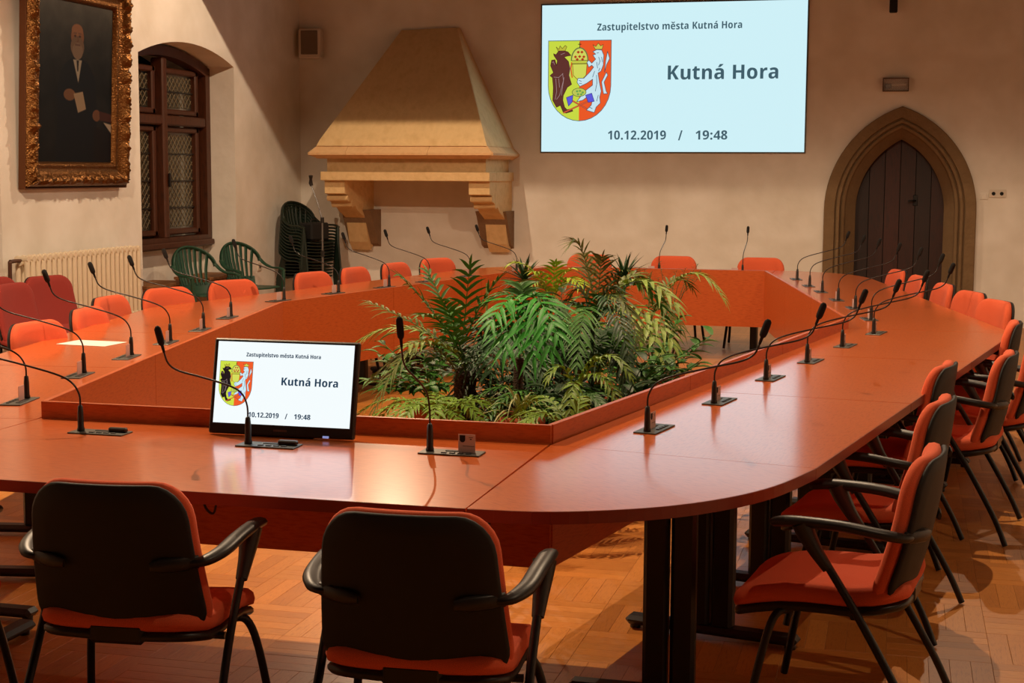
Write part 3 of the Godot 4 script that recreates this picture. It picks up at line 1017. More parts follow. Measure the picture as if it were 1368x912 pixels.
func build_chairs() -> void:
	var chair := make_chair(M.fabric, "x")
	var old := make_chair(M.fabric_old, "x", false)
	var g := "red meeting chairs round the tables"
	# x, z, turn in degrees, label
	var spots := [
		[-2.025, -3.76, 5.0, "red meeting chair with a black back, left of the two in the foreground"],
		[-1.145, -3.64, 3.0, "red meeting chair with a black back, before the card on the near table"],
		[-2.86, -3.72, 2.0, "red meeting chair at the left border, only its legs in view"],
		[-0.12, -4.62, 82.0, "red meeting chair nearest the viewer on the right, seat fully visible"],
		[-0.06, -5.72, 79.0, "second red chair along the right side, tucked under the table edge"],
		[-0.02, -6.78, 79.0, "third red chair along the right side, tucked in, half hidden by the second"],
		[0.27, -7.28, 80.0, "tall-looking red chair drawn back from the right side, fourth along"],
		[0.47, -8.02, 80.0, "red chair next beyond the drawn-back one, cut by the right border"],
		[0.40, -8.80, 84.0, "red chair at the right bend of the table ring, dark back towards the viewer"],
		[0.42, -10.15, 113.0, "red chair beyond the bend, nearest the socket side of the doorway"],
		[0.29, -10.85, 113.0, "red chair beyond the bend, wide back, second past the corner"],
		[0.12, -11.60, 104.0, "red chair beyond the bend, third past the corner, below the door jamb"],
		[-0.06, -12.45, 104.0, "red chair beyond the bend, fourth past the corner, before the door"],
		[-0.22, -13.15, 106.0, "red chair farthest along the right side, before the dark door planks"],
		[-1.29, -14.45, 180.0, "red chair behind the far table, alone at its right end"],
		[-2.13, -14.45, 180.0, "red chair behind the far table, partly veiled by palm fronds"],
		[-2.97, -14.45, 180.0, "red chair behind the far table, mostly hidden by the plants"],
		[-4.02, -13.45, -118.0, "red chair before the fireplace, farthest along the left side"],
		[-4.14, -12.70, -103.0, "red chair before the fireplace, second from the far corner"],
		[-4.26, -12.00, -100.0, "red chair next to the stack of green chairs, third from the far corner"],
		[-4.38, -11.30, -108.0, "red chair in front of the stack of green chairs"],
		[-4.62, -10.25, -118.0, "red chair in front of the second green armchair"],
		[-4.72, -9.45, -112.0, "red chair right of the radiator on the left side"],
		[-4.72, -8.78, -88.0, "red chair before the radiator, right of a pair"],
		[-4.43, -8.02, -84.0, "red chair before the radiator, left of a pair"],
		[-4.27, -7.16, -96.0, "red chair beside the white sheet of paper"],
	]
	for i in spots.size():
		var s: Array = spots[i]
		if i == 0:
			chair.position = Vector3(s[0], 0, s[1])
			chair.rotation.y = deg_to_rad(s[2])
			chair.set_meta("label", s[3])
			chair.set_meta("group", g)
		else:
			copy_of(chair, Vector3(s[0], 0, s[1]), deg_to_rad(s[2]), s[3], g)
	var back := [
		[-6.13, -10.25, -108.0, "dull red chair against the radiator, second row on the left"],
		[-5.93, -9.55, -90.0, "dull red chair of the second row, nearer than the radiator one"],
		[-6.42, -9.95, -108.0, "dull red chair of the second row, rearmost by the wall"],
	]
	for i in back.size():
		var s: Array = back[i]
		if i == 0:
			old.position = Vector3(s[0], 0, s[1])
			old.rotation.y = deg_to_rad(s[2])
			old.set_meta("label", s[3])
			old.set_meta("group", "spare chairs by the left wall")
		else:
			copy_of(old, Vector3(s[0], 0, s[1]), deg_to_rad(s[2]), s[3], "spare chairs by the left wall")

# ---------------------------------------------------------------- microphones
func make_mic() -> Node3D:
	var t := thing("microphone", "x", "microphone")
	var st := new_st()
	box(st, Vector3(0.075, 0.0025, 0), Vector3(0.21, 0.005, 0.085), 0.0015)
	part("base_plate", st, M.plate_grey, t)
	st = new_st()
	for k in 4: box(st, Vector3(0.055 + 0.028 * k, 0.006, 0.022), Vector3(0.018, 0.004, 0.012), 0.001)
	box(st, Vector3(0.095, 0.006, -0.018), Vector3(0.09, 0.003, 0.02), 0.001)
	part("button", st, M.black_plastic, t)
	part("stem", la([Vector2(0, 0.004), Vector2(0.0135, 0.004), Vector2(0.0135, 0.012), Vector2(0.0115, 0.018), Vector2(0.0105, 0.07), Vector2(0.0085, 0.092), Vector2(0.004, 0.097), Vector2(0, 0.097)], 12), M.black_plastic, t)
	var prof := [Vector2(0, 0.09), Vector2(0.003, 0.135), Vector2(0.03, 0.178), Vector2(0.09, 0.208), Vector2(0.22, 0.245), Vector2(0.335, 0.275), Vector2(0.385, 0.303), Vector2(0.405, 0.345)]
	var pts := []
	for p in prof: pts.append(Vector3(0, p.y, p.x))
	part("gooseneck", tb(curve(pts, 5), 0.0036, 8), M.black_metal, t)
	st = new_st()
	tube(st, [Vector3(0, 0.34, 0.403), Vector3(0, 0.362, 0.411), Vector3(0, 0.368, 0.413), Vector3(0, 0.378, 0.417), Vector3(0, 0.405, 0.427), Vector3(0, 0.418, 0.432), Vector3(0, 0.425, 0.4345)], [0.005, 0.006, 0.0115, 0.0135, 0.0135, 0.0125, 0.006], 12)
	part("windscreen", st, M.foam, t)
	return t

func build_microphones() -> void:
	var mic := make_mic()
	# base x, base z, turn (the user is on local +z), card offset (0: none, -1: dark bar)
	var right := 79.0
	var rows := [
		[-2.78, -4.72, -75.0, -1.0, "gooseneck microphone on the near table, left of the monitor"],
		[-2.11, -4.65, -32.0, -1.0, "gooseneck microphone standing before the monitor"],
		[-1.48, -4.69, -12.0, 0.125, "gooseneck microphone with a crested card, right of the monitor"],
		[-0.85, -5.26, right, 0.07, "nearest gooseneck microphone on the right side"],
		[-0.70, -5.99, right, 0.07, "second gooseneck microphone along the right side"],
		[-0.56, -6.75, right, 0.07, "third gooseneck microphone along the right side"],
		[-0.42, -7.43, right, 0.07, "fourth gooseneck microphone along the right side"],
		[-0.28, -8.16, right, 0.07, "fifth gooseneck microphone along the right side"],
		[-0.13, -8.87, right, 0.07, "sixth gooseneck microphone, last before the right bend"],
		[-0.16, -9.72, 101.0, 0.07, "gooseneck microphone just past the right bend"],
		[-0.28, -10.50, 101.0, 0.07, "second gooseneck microphone past the right bend"],
		[-0.42, -11.14, 101.0, 0.07, "third gooseneck microphone past the right bend, before the door"],
		[-0.57, -11.88, 101.0, 0.07, "fourth gooseneck microphone past the right bend"],
		[-0.70, -12.47, 101.0, 0.07, "fifth gooseneck microphone past the right bend"],
		[-0.85, -13.23, 101.0, 0.07, "farthest gooseneck microphone on the right side, left of the doorway"],
		[-3.39, -5.35, -79.0, 0.07, "nearest gooseneck microphone on the left side, by the left border"],
		[-3.57, -6.10, -79.0, 0.07, "second gooseneck microphone along the left side"],
		[-3.69, -6.76, -79.0, 0.07, "third gooseneck microphone on the left, beside the white paper"],
		[-3.80, -7.39, -79.0, 0.07, "fourth gooseneck microphone along the left side, crossing the radiator"],
		[-3.92, -8.04, -79.0, 0.07, "fifth gooseneck microphone along the left side"],
		[-4.08, -8.76, -82.0, 0.07, "sixth gooseneck microphone, last before the left bend"],
		[-4.24, -9.99, -101.0, 0.07, "gooseneck microphone just past the left bend, by the green armchairs"],
		[-4.11, -10.73, -101.0, 0.07, "second gooseneck microphone past the left bend, before the chair stack"],
		[-3.94, -11.41, -101.0, 0.07, "third gooseneck microphone past the left bend"],
		[-3.82, -12.10, -101.0, 0.07, "fourth gooseneck microphone past the left bend, before the fireplace"],
		[-3.68, -12.85, -101.0, 0.07, "fifth gooseneck microphone past the left bend, before the fireplace"],
		[-3.42, -13.50, -104.0, 0.07, "farthest gooseneck microphone on the left, before the right corbel"],
		[-1.37, -13.72, 180.0, 0.07, "gooseneck microphone at the right end of the far table"],
		[-2.13, -13.72, 180.0, 0.07, "gooseneck microphone on the far table, rising behind the plants"],
	]
	var mics := []
	for i in rows.size():
		var r: Array = rows[i]
		var at := Vector3(r[0], TOP, r[1])
		if i == 0:
			mic.position = at
			mic.rotation.y = deg_to_rad(r[2])
			tag(mic, r[4], "", "gooseneck microphones on the tables")
			mics.append(mic)
		else:
			mics.append(copy_of(mic, at, deg_to_rad(r[2]), r[4], "gooseneck microphones on the tables"))
	var card0: Node3D = null
	for i in rows.size():
		var r: Array = rows[i]
		var m: Node3D = mics[i]
		var at := m.position
		var turn := m.rotation.y
		if i < 3:   # plates of the near row stay square to the table while the necks are turned
			var back := Transform3D(Basis(Vector3.UP, -turn), Vector3.ZERO)
			for c in m.get_children():
				if c.name.begins_with("base_plate") or c.name.begins_with("button"): c.transform = back
			turn = 0.0
			var squash: Vector3 = [Vector3(1, 1, 1), Vector3(1, 1.0, 0.78), Vector3(1, 1.12, 0.45)][i]
			for c in m.get_children():
				if c.name.begins_with("gooseneck") or c.name.begins_with("windscreen"): c.transform = Transform3D(Basis.from_scale(squash), Vector3(0, 0.1 * (1.0 - squash.y), 0))
		var b := Basis(Vector3.UP, turn)
		if r[3] < 0.0:
			var bar := part("switch_bar", bx(Vector3.ZERO, Vector3(0.068, 0.016, 0.022), 0.004), M.black_plastic, m)
			bar.transform = m.transform.affine_inverse() * Transform3D(b, at + b * Vector3(0.14, 0.013, -0.01))
			continue
		var where := at + b * Vector3(r[3], 0.005, -0.005)
		var label: String = "card before the " + String(r[4]).replace("gooseneck ", "")
		if i == 2: label = "grey card with a dark crest, standing right of the monitor"
		if card0 == null:
			card0 = make_card()
			card0.position = where
			card0.rotation.y = turn
			tag(card0, label, "", "cards in the microphone plates")
		else:
			copy_of(card0, where, turn, label, "cards in the microphone plates")

func make_card() -> Node3D:
	var t := thing("voting_card", "x", "card")
	part("sheet", bx(Vector3(0, 0.03, 0), Vector3(0.058, 0.06, 0.0016), 0.0004), M.card, t)
	var sh := PackedVector2Array()
	for p in shield_outline(): sh.append(Vector2(-0.024 + p.x * 0.019, 0.033 + (1.0 - p.y) * 0.0235))
	part("crest", pr(sh, 0.0004, Transform3D(Basis(), Vector3(0, 0, 0.0008))), M.ink, t)
	var st := new_st()
	box(st, Vector3(0.014, 0.050, 0.001), Vector3(0.014, 0.0018, 0.0006), 0.0001)
	box(st, Vector3(0.014, 0.044, 0.001), Vector3(0.006, 0.003, 0.0006), 0.0001)
	box(st, Vector3(0.006, 0.021, 0.001), Vector3(0.04, 0.0012, 0.0006), 0.0001)
	part("printed_line", st, M.ink, t)
	return t

# ---------------------------------------------------------------- plants
func blade(st: SurfaceTool, at: Vector3, dir: Vector3, length: float, width: float, droop: float, up := Vector3.UP, n := 4, belly := 0.35) -> void:
	smooth(st)
	var d := dir.normalized()
	var side := d.cross(up)
	if side.length() < 0.05: side = d.cross(Vector3.RIGHT)
	side = side.normalized()
	var nor := side.cross(d).normalized()
	var rows := []
	for i in n + 1:
		var t := float(i) / n
		var c := at + d * (length * t) + Vector3.DOWN * (droop * length * t * t)
		var w := width * 0.5 * (sin(PI * pow(clampf(t * 0.93 + 0.07, 0, 1), belly * 1.6)) if i < n else 0.02)
		rows.append([c - side * w + nor * (w * 0.35), c, c + side * w + nor * (w * 0.35)])
	for i in n:
		quad(st, rows[i][0], rows[i][1], rows[i + 1][1], rows[i + 1][0])
		quad(st, rows[i][1], rows[i][2], rows[i + 1][2], rows[i + 1][1])

func frond(top: Vector3, base: Vector3, tip: Vector3, arch: float, leaf: float, width: float) -> SurfaceTool:
	var st := new_st()
	var ctrl := (base + tip) * 0.5 + Vector3.UP * arch * 2.0
	var pts := []
	if top.distance_to(base) > 0.03:
		for k in 4: pts.append(top.lerp(base, k / 4.0))
	var first := pts.size()
	for k in 13:
		var t := k / 12.0
		pts.append(base.lerp(ctrl, t).lerp(ctrl.lerp(tip, t), t))
	var radii := []
	for k in pts.size(): radii.append(lerpf(0.0055, 0.0015, float(k) / (pts.size() - 1)))
	tube(st, pts, radii, 5)
	var length := base.distance_to(ctrl) * 0.5 + ctrl.distance_to(tip) * 0.5 + base.distance_to(tip) * 0.15
	var n := clampi(int(length / (width * 1.9)), 7, 20)
	for i in n:
		var t := 0.10 + 0.9 * (i + 0.5) / n
		var p := base.lerp(ctrl, t).lerp(ctrl.lerp(tip, t), t)
		var tan := (ctrl - base).lerp(tip - ctrl, t).normalized()
		var side := tan.cross(Vector3.UP).normalized()
		if side.length() < 0.1: side = Vector3.RIGHT
		var nor := side.cross(tan)
		var l := leaf * (0.35 + 0.65 * sin(PI * clampf(0.12 + 0.80 * t, 0, 1))) * rng.randf_range(0.88, 1.1)
		var forward := lerpf(0.55, 1.3, t)
		for s in [-1.0, 1.0]:
			var dir: Vector3 = side * s * rng.randf_range(0.85, 1.15) + tan * forward * rng.randf_range(0.8, 1.2) + nor * rng.randf_range(0.05, 0.4)
			blade(st, p, dir, l, width * rng.randf_range(1.15, 1.5), rng.randf_range(0.2, 0.55), nor)
	blade(st, tip, tip - ctrl, leaf * 0.55, width, 0.25)
	return st

const PLANTS := [
	["kentia_palm","tall palm with a thick dark trunk at the front left of the planting","palm",-2.17,-7.50,0.62,0.070,"leaf_palm",[0,0.55,0.45],[[-0.04,0.70,-0.52,0.79,0.15,0.10,0.16,0.014,"leaf_pale"],[-0.04,0.72,-0.57,0.96,-0.10,0.02,0.15,0.014,"leaf_olive"],[-0.04,0.73,-0.33,1.12,0.10,0.03,0.17,0.016,"leaf_palm"],[-0.03,0.74,-0.24,1.13,-0.10,0.02,0.16,0.015,"leaf_palm"],[-0.02,0.75,0.05,1.18,0.10,0.02,0.17,0.016,"leaf_palm"],[-0.02,0.75,0.18,1.11,0.00,0.04,0.17,0.016,"leaf_palm"],[-0.04,0.60,-0.40,0.44,0.30,0.24,0.16,0.013,"leaf_olive"],[-0.04,0.64,-0.51,0.55,0.10,0.12,0.15,0.014,"leaf_olive"],[-0.02,0.68,-0.20,0.79,0.35,0.05,0.15,0.018,"leaf_pale"],[-0.03,0.72,-0.12,0.95,0.40,0.06,0.16,0.016,"leaf_palm"],[-0.02,0.70,-0.04,1.02,0.30,0.04,0.17,0.016,"leaf_palm"]]],
	["fan_palm","broad bright green fan palm with drooping fronds in the middle","palm",-1.81,-7.20,0.74,0.030,"leaf_bright",[0,0.40,0.30],[[0.02,1.03,-0.08,0.93,0.25,0.05,0.17,0.020,"leaf_bright"],[0.02,1.04,0.27,0.88,0.30,0.07,0.18,0.020,"leaf_bright"],[0.02,1.03,0.16,0.79,0.35,0.06,0.20,0.020,"leaf_bright"],[0.02,1.03,0.01,0.81,0.30,0.06,0.18,0.020,"leaf_bright"],[0.02,1.03,0.24,0.97,0.10,0.05,0.16,0.018,"leaf_palm"],[0.02,1.02,0.11,1.03,-0.10,0.03,0.15,0.018,"leaf_bright"],[0.02,1.02,-0.16,1.01,0.00,0.04,0.15,0.018,"leaf_palm"],[0.02,1.02,0.24,0.82,0.35,0.08,0.18,0.020,"leaf_bright"],[0.02,1.02,-0.01,1.10,-0.05,0.02,0.14,0.018,"leaf_palm"]]],
	["dwarf_palm","dark green palm with stiff narrow fronds below the bright fan palm","palm",-2.02,-7.70,0.45,0.050,"leaf_dark",[3,0.40,0.30],[[-0.02,0.77,-0.11,0.66,0.30,0.10,0.18,0.013,"leaf_dark"],[-0.02,0.77,0.04,0.64,0.40,0.12,0.18,0.013,"leaf_blue"],[-0.01,0.77,0.22,0.65,0.40,0.12,0.18,0.013,"leaf_blue"],[-0.01,0.79,-0.08,0.84,0.20,0.08,0.18,0.013,"leaf_dark"],[-0.01,0.78,0.24,0.74,0.20,0.10,0.18,0.013,"leaf_dark"],[-0.02,0.71,0.34,0.53,0.35,0.15,0.17,0.013,"leaf_blue"],[-0.02,0.71,0.40,0.59,0.20,0.15,0.17,0.013,"leaf_dark"]]],
	["lime_fern","yellow-green feathery fern catching the light behind the fan palm","fern",-2.13,-9.30,0.60,0.020,"leaf_lime",[0,0.30,0.30],[[-0.00,0.85,-0.24,1.08,0.10,0.08,0.13,0.014,"leaf_lime"],[0.01,0.88,0.14,1.05,0.00,0.04,0.13,0.014,"leaf_lime"],[0.01,0.86,0.05,1.09,0.10,0.03,0.13,0.014,"leaf_lime"],[-0.00,0.85,-0.07,1.04,0.20,0.05,0.13,0.014,"leaf_lime"],[0.01,0.85,0.23,0.97,0.20,0.08,0.13,0.014,"leaf_lime"],[0.00,0.84,-0.10,0.94,0.30,0.08,0.12,0.014,"leaf_pale"]]],
	["dragon_tree","dark spiky rosette on a slim stem left of the lime fern","dracaena",-2.43,-9.80,0.93,0.014,"leaf_dark",[0,0.30,0.30],[]],
	["dragon_tree","dark spiky rosette on a slim stem rising over the right of the planting","dracaena",-1.77,-9.90,0.95,0.014,"leaf_dark",[0,0.30,0.30],[]],
	["areca_palm","brownish feathery palm arching up before the end wall","palm",-1.98,-10.00,0.50,0.030,"leaf_brown",[0,0.50,0.40],[[-0.00,0.70,-0.15,1.18,0.10,0.16,0.20,0.012,"leaf_olive"],[0.01,0.70,0.06,1.09,0.10,0.06,0.20,0.012,"leaf_brown"],[0.02,0.70,0.29,0.96,0.10,0.14,0.20,0.012,"leaf_olive"],[-0.00,0.67,-0.17,0.91,0.20,0.10,0.18,0.012,"leaf_olive"],[0.02,0.67,0.40,0.85,0.20,0.18,0.20,0.012,"leaf_olive"],[0.03,0.67,0.63,0.65,0.30,0.28,0.18,0.012,"leaf_olive"],[0.01,0.70,-0.13,1.09,-0.20,0.05,0.20,0.012,"leaf_brown"]]],
	["sword_fern","pale green fern with broad hanging leaflets on the right of the planting","fern",-1.50,-8.60,0.50,0.030,"leaf_pale",[0,0.50,0.40],[[-0.08,0.98,0.31,0.90,0.20,0.10,0.15,0.026,"leaf_pale"],[-0.14,0.83,0.30,0.70,0.30,0.12,0.15,0.026,"leaf_pale"],[-0.13,0.81,0.24,0.65,0.40,0.14,0.14,0.026,"leaf_pale"],[-0.08,0.97,0.06,1.04,-0.10,0.05,0.14,0.024,"leaf_olive"],[-0.07,0.95,0.19,0.78,-0.20,0.14,0.14,0.024,"leaf_palm"]]],
	["parlour_palm","slender palm whose single pale frond reaches far to the right","palm",-1.46,-9.20,0.50,0.020,"leaf_olive",[0,0.50,0.40],[[-0.01,0.76,0.45,0.89,0.10,0.22,0.13,0.013,"leaf_pale"],[-0.02,0.74,0.18,0.56,0.20,0.20,0.13,0.013,"leaf_olive"],[-0.02,0.76,0.21,0.94,-0.20,0.14,0.13,0.013,"leaf_olive"],[-0.03,0.76,-0.02,1.01,0.00,0.05,0.14,0.013,"leaf_olive"]]],
	["grey_palm","dull grey-green palm with drooping fronds in the middle of the planting","palm",-1.58,-7.90,0.50,0.040,"leaf_dark",[4,0.45,0.35],[[-0.00,0.82,0.28,0.67,0.40,0.20,0.14,0.013,"leaf_dark"],[-0.00,0.82,0.02,0.68,0.50,0.20,0.15,0.013,"leaf_palm"],[-0.00,0.84,0.28,0.79,0.20,0.20,0.15,0.013,"leaf_olive"],[-0.00,0.86,-0.18,0.83,0.20,0.12,0.17,0.013,"leaf_dark"],[0.01,0.88,0.16,0.99,0.00,0.10,0.17,0.013,"leaf_dark"],[-0.01,0.88,-0.11,1.01,0.00,0.08,0.17,0.013,"leaf_dark"],[-0.00,0.86,0.12,0.98,0.20,0.08,0.15,0.012,"leaf_blue"]]],
	["boston_fern","yellow-green fern low at the front right of the planting","fern",-1.39,-6.60,0.42,0.020,"leaf_fern",[10,0.45,0.22],[[0.00,0.68,0.26,0.77,0.10,0.12,0.08,0.014,"leaf_fern"],[-0.01,0.68,0.23,0.66,0.20,0.10,0.08,0.014,"leaf_fern"],[-0.01,0.68,-0.11,0.74,0.10,0.08,0.08,0.014,"leaf_fern"],[0.00,0.69,0.10,0.82,0.00,0.05,0.08,0.014,"leaf_fern"],[0.00,0.68,0.01,0.60,0.20,0.08,0.08,0.014,"leaf_fern"]]],
	["spider_plant","striped spider plant with arching pale blades at the front of the planting","plant",-1.75,-7.00,0.52,0.000,"leaf_cream",[0,0.30,0.30],[]],
	["boston_fern","low yellow-green fern at the front left, by the palm trunk","fern",-2.17,-7.00,0.40,0.020,"leaf_fern",[15,0.42,0.16],[]],
	["broadleaf_shrub","leafy shrub with broad glossy leaves left of the palm trunk","shrub",-2.69,-8.50,0.40,0.020,"leaf_palm",[0,0.40,0.30],[]],
	["broadleaf_shrub","dark leafy shrub filling the right of the planting","shrub",-1.38,-8.00,0.45,0.020,"leaf_palm",[0,0.40,0.30],[]],
	["broadleaf_shrub","small-leaved yellowish shrub at the right end of the planting","shrub",-1.18,-7.90,0.25,0.020,"leaf_olive",[0,0.40,0.30],[]],
	["broadleaf_shrub","dark green shrub deep in the middle of the planting","shrub",-1.88,-8.40,0.55,0.020,"leaf_dark",[0,0.40,0.30],[]],
	["boston_fern","shaded green fern between the spider plant and the yellow-green fern","fern",-1.65,-7.30,0.40,0.020,"leaf_palm",[12,0.45,0.22],[]],
	["broadleaf_shrub","leafy green shrub at the right border of the planting, before the far table","shrub",-1.40,-8.90,0.45,0.020,"leaf_palm",[0,0.40,0.30],[]],
	["broadleaf_shrub","low dark shrub behind the yellow-green fern on the right","shrub",-1.35,-7.40,0.40,0.020,"leaf_dark",[0,0.40,0.30],[]],
	["broadleaf_shrub","pale leafy shrub at the back of the planting","shrub",-1.82,-9.30,0.60,0.020,"leaf_fern",[0,0.40,0.30],[]],
	["broadleaf_shrub","dark shrub behind the bright fan palm","shrub",-2.15,-8.10,0.50,0.020,"leaf_dark",[0,0.40,0.30],[]],
	["broadleaf_shrub","dark shrub under the bright fan palm, right of its stem","shrub",-1.78,-7.62,0.40,0.020,"leaf_dark",[0,0.40,0.30],[]],
	["broadleaf_shrub","mid green shrub at the heart of the planting","shrub",-1.82,-8.75,0.58,0.020,"leaf_palm",[0,0.40,0.30],[]],
	["asparagus_fern","airy grey-green sprig rising before the far red chair","fern",-1.57,-10.60,0.55,0.012,"leaf_blue",[0,0.30,0.30],[]],
	["bamboo_cane","thin bare yellow cane standing among the palms","cane",-2.36,-8.60,1.00,0.008,"stem_green",[0,0.30,0.30],[]],
]

func build_plants() -> void:
	for i in PLANTS.size():
		var P: Array = PLANTS[i]
		rng.seed = 500 + i
		var kind: String = P[0]
		var t := thing(kind, P[1], P[2], Vector3(P[3], 0, P[4]), 0.0)
		var th: float = P[5]
		var leaf: Material = M[P[7]]
		var low := 0.26 if P[6] > 0.0 else float(P[5]) - 0.03
		var r := 0.12
		part("pot", la([Vector2(0, 0), Vector2(r * 0.72, 0), Vector2(r * 0.95, low - 0.05), Vector2(r, low - 0.05), Vector2(r, low), Vector2(r * 0.9, low), Vector2(r * 0.86, low - 0.03)], 18), M.terracotta, t)
		part("soil", la([Vector2(0.0, low - 0.035), Vector2(r * 0.88, low - 0.035), Vector2(r * 0.5, low - 0.02), Vector2(0, low - 0.015)], 14), M.soil, t)
		var tr: float = P[6]
		var top := Vector3(0, maxf(th, low), 0)
		if tr > 0.0 and th > low:
			var st := new_st()
			var pts := []
			var rad := []
			for k in 9:
				pts.append(Vector3(sin(k * 1.7) * tr * 0.12, lerpf(low - 0.03, th, k / 8.0), cos(k * 2.3) * tr * 0.12))
				rad.append(tr * (1.0 - 0.25 * k / 8.0) * (1.0 + 0.08 * (k % 2)))
			tube(st, pts, rad, 10)
			part("trunk" if tr > 0.012 else "stem", st, M.trunk if tr > 0.025 else M.stem_green, t)
		for f in P[9]:
			part("frond", frond(top, Vector3(f[0], f[1], 0), Vector3(f[2], f[3], f[4]), f[5], f[6], f[7]), M[f[8]], t)
		for k in int(P[8][0]):
			var a: float = TAU * (k + rng.randf() * 0.6) / P[8][0]
			var reach: float = P[8][1] * rng.randf_range(0.75, 1.1)
			var tip := top + Vector3(cos(a) * reach, P[8][2] * rng.randf_range(-0.35, 0.5), sin(a) * reach)
			part("frond", frond(top, top + Vector3(cos(a), 1.6, sin(a)) * 0.05, tip, P[8][2] * 0.55, 0.085 if kind == "boston_fern" else 0.15, 0.014), leaf, t)
		match kind:
			"dragon_tree":
				for k in 34:
					var a := k * 2.399
					var e := lerpf(1.35, -0.25, k / 33.0)
					var st := new_st()
					blade(st, top, Vector3(cos(a) * cos(e), sin(e), sin(a) * cos(e)), 0.24 * rng.randf_range(0.85, 1.1), 0.026, 0.2, Vector3.UP, 5)
					part("leaf", st, leaf, t)
			"spider_plant":
				for k in 46:
					var a := k * 2.399
					var e := rng.randf_range(0.5, 1.35)
					var st := new_st()
					blade(st, top - Vector3(0, 0.05, 0), Vector3(cos(a) * cos(e), sin(e), sin(a) * cos(e)), rng.randf_range(0.3, 0.5), 0.016, rng.randf_range(0.6, 1.2), Vector3.UP, 7)
					part("leaf", st, M.leaf_cream if k % 3 else M.leaf_fern, t)
			"broadleaf_shrub":
				for k in 18:
					var a := k * 2.399
					var e := rng.randf_range(-0.1, 1.2)
					var dir := Vector3(cos(a) * cos(e), sin(e), sin(a) * cos(e))
					var l := rng.randf_range(0.28, 0.5)
					var root := Vector3(0, th * rng.randf_range(0.65, 1.0), 0)
					var st := new_st()
					tube(st, [root, root + dir * l * 0.5 + Vector3(0, 0.03, 0), root + dir * l], [0.005, 0.004, 0.002], 5)
					for q in 11:
						var u := 0.2 + 0.8 * q / 10.0
						var b := q * 2.1 + k
						var ld := (dir * 0.5 + Vector3(cos(b), 0.2, sin(b))).normalized()
						blade(st, root + dir * l * u, ld, rng.randf_range(0.10, 0.16), 0.05 if leaf != M.leaf_olive else 0.035, 0.35, Vector3.UP, 5, 0.5)
					part("leafy_branch", st, leaf, t)
			"asparagus_fern":
				for k in 9:
					var a := k * 2.399
					var st := new_st()
					var tip := top + Vector3(cos(a) * 0.22, 0.42 + 0.06 * sin(k * 3.0), sin(a) * 0.2)
					tube(st, [top, top.lerp(tip, 0.5) + Vector3(0, 0.08, 0), tip], [0.003, 0.002, 0.001], 4)
					for q in 26:
						var u := 0.35 + 0.65 * q / 25.0
						var b := q * 2.4
						blade(st, top.lerp(tip, u) + Vector3(0, 0.32 * u * (1.0 - u), 0), Vector3(cos(b), 0.35, sin(b)), 0.05, 0.005, 0.1, Vector3.UP, 2)
					part("frond", st, leaf, t)

# ---------------------------------------------------------------- printed pictures
func fill_poly(im: Image, pts: PackedVector2Array, c: Color) -> void:
	var lo := 1e9
	var hi := -1e9
	for p in pts:
		lo = minf(lo, p.y); hi = maxf(hi, p.y)
	for y in range(maxi(0, int(lo)), mini(im.get_height(), int(hi) + 1)):
		var xs := []
		var yc := y + 0.5
		for i in pts.size():
			var a := pts[i]
			var b := pts[(i + 1) % pts.size()]
			if (a.y <= yc) != (b.y <= yc): xs.append(a.x + (yc - a.y) * (b.x - a.x) / (b.y - a.y))
		xs.sort()
		for k in range(0, xs.size() - 1, 2):
			im.fill_rect(Rect2i(int(round(xs[k])), y, maxi(1, int(round(xs[k + 1])) - int(round(xs[k]))), 1), c)

func stroke(im: Image, pts: PackedVector2Array, w: float, c: Color, closed := false) -> void:
	for i in pts.size() - (0 if closed else 1):
		var a := pts[i]
		var b := pts[(i + 1) % pts.size()]
		var n := (b - a).normalized().orthogonal() * w * 0.5
		var e := (b - a).normalized() * w * 0.3
		fill_poly(im, PackedVector2Array([a + n - e, b + n + e, b - n + e, a - n - e]), c)

func oval(c: Vector2, rx: float, ry: float, n := 28, a0 := 0.0, a1 := TAU) -> PackedVector2Array:
	var out := PackedVector2Array()
	for k in n: out.append(c + Vector2(cos(lerpf(a0, a1, float(k) / (n - 1))) * rx, sin(lerpf(a0, a1, float(k) / (n - 1))) * ry))
	return out

func shield_outline() -> PackedVector2Array:   # x and y from 0 to 1, y downwards
	var out := PackedVector2Array([Vector2(0, 0), Vector2(1, 0), Vector2(1, 0.56)])
	for k in range(1, 16):
		var a := PI * k / 16.0
		out.append(Vector2(0.5 + cos(a) * 0.5, 0.56 + sin(a) * 0.44))
	out.append(Vector2(0, 0.56))
	return out

func px(list: Array) -> PackedVector2Array:   # pairs on the 640 x 800 drawing
	var out := PackedVector2Array()
	for i in range(0, list.size(), 2): out.append(Vector2(list[i] - 45.0, list[i + 1] - 55.0))
	return out

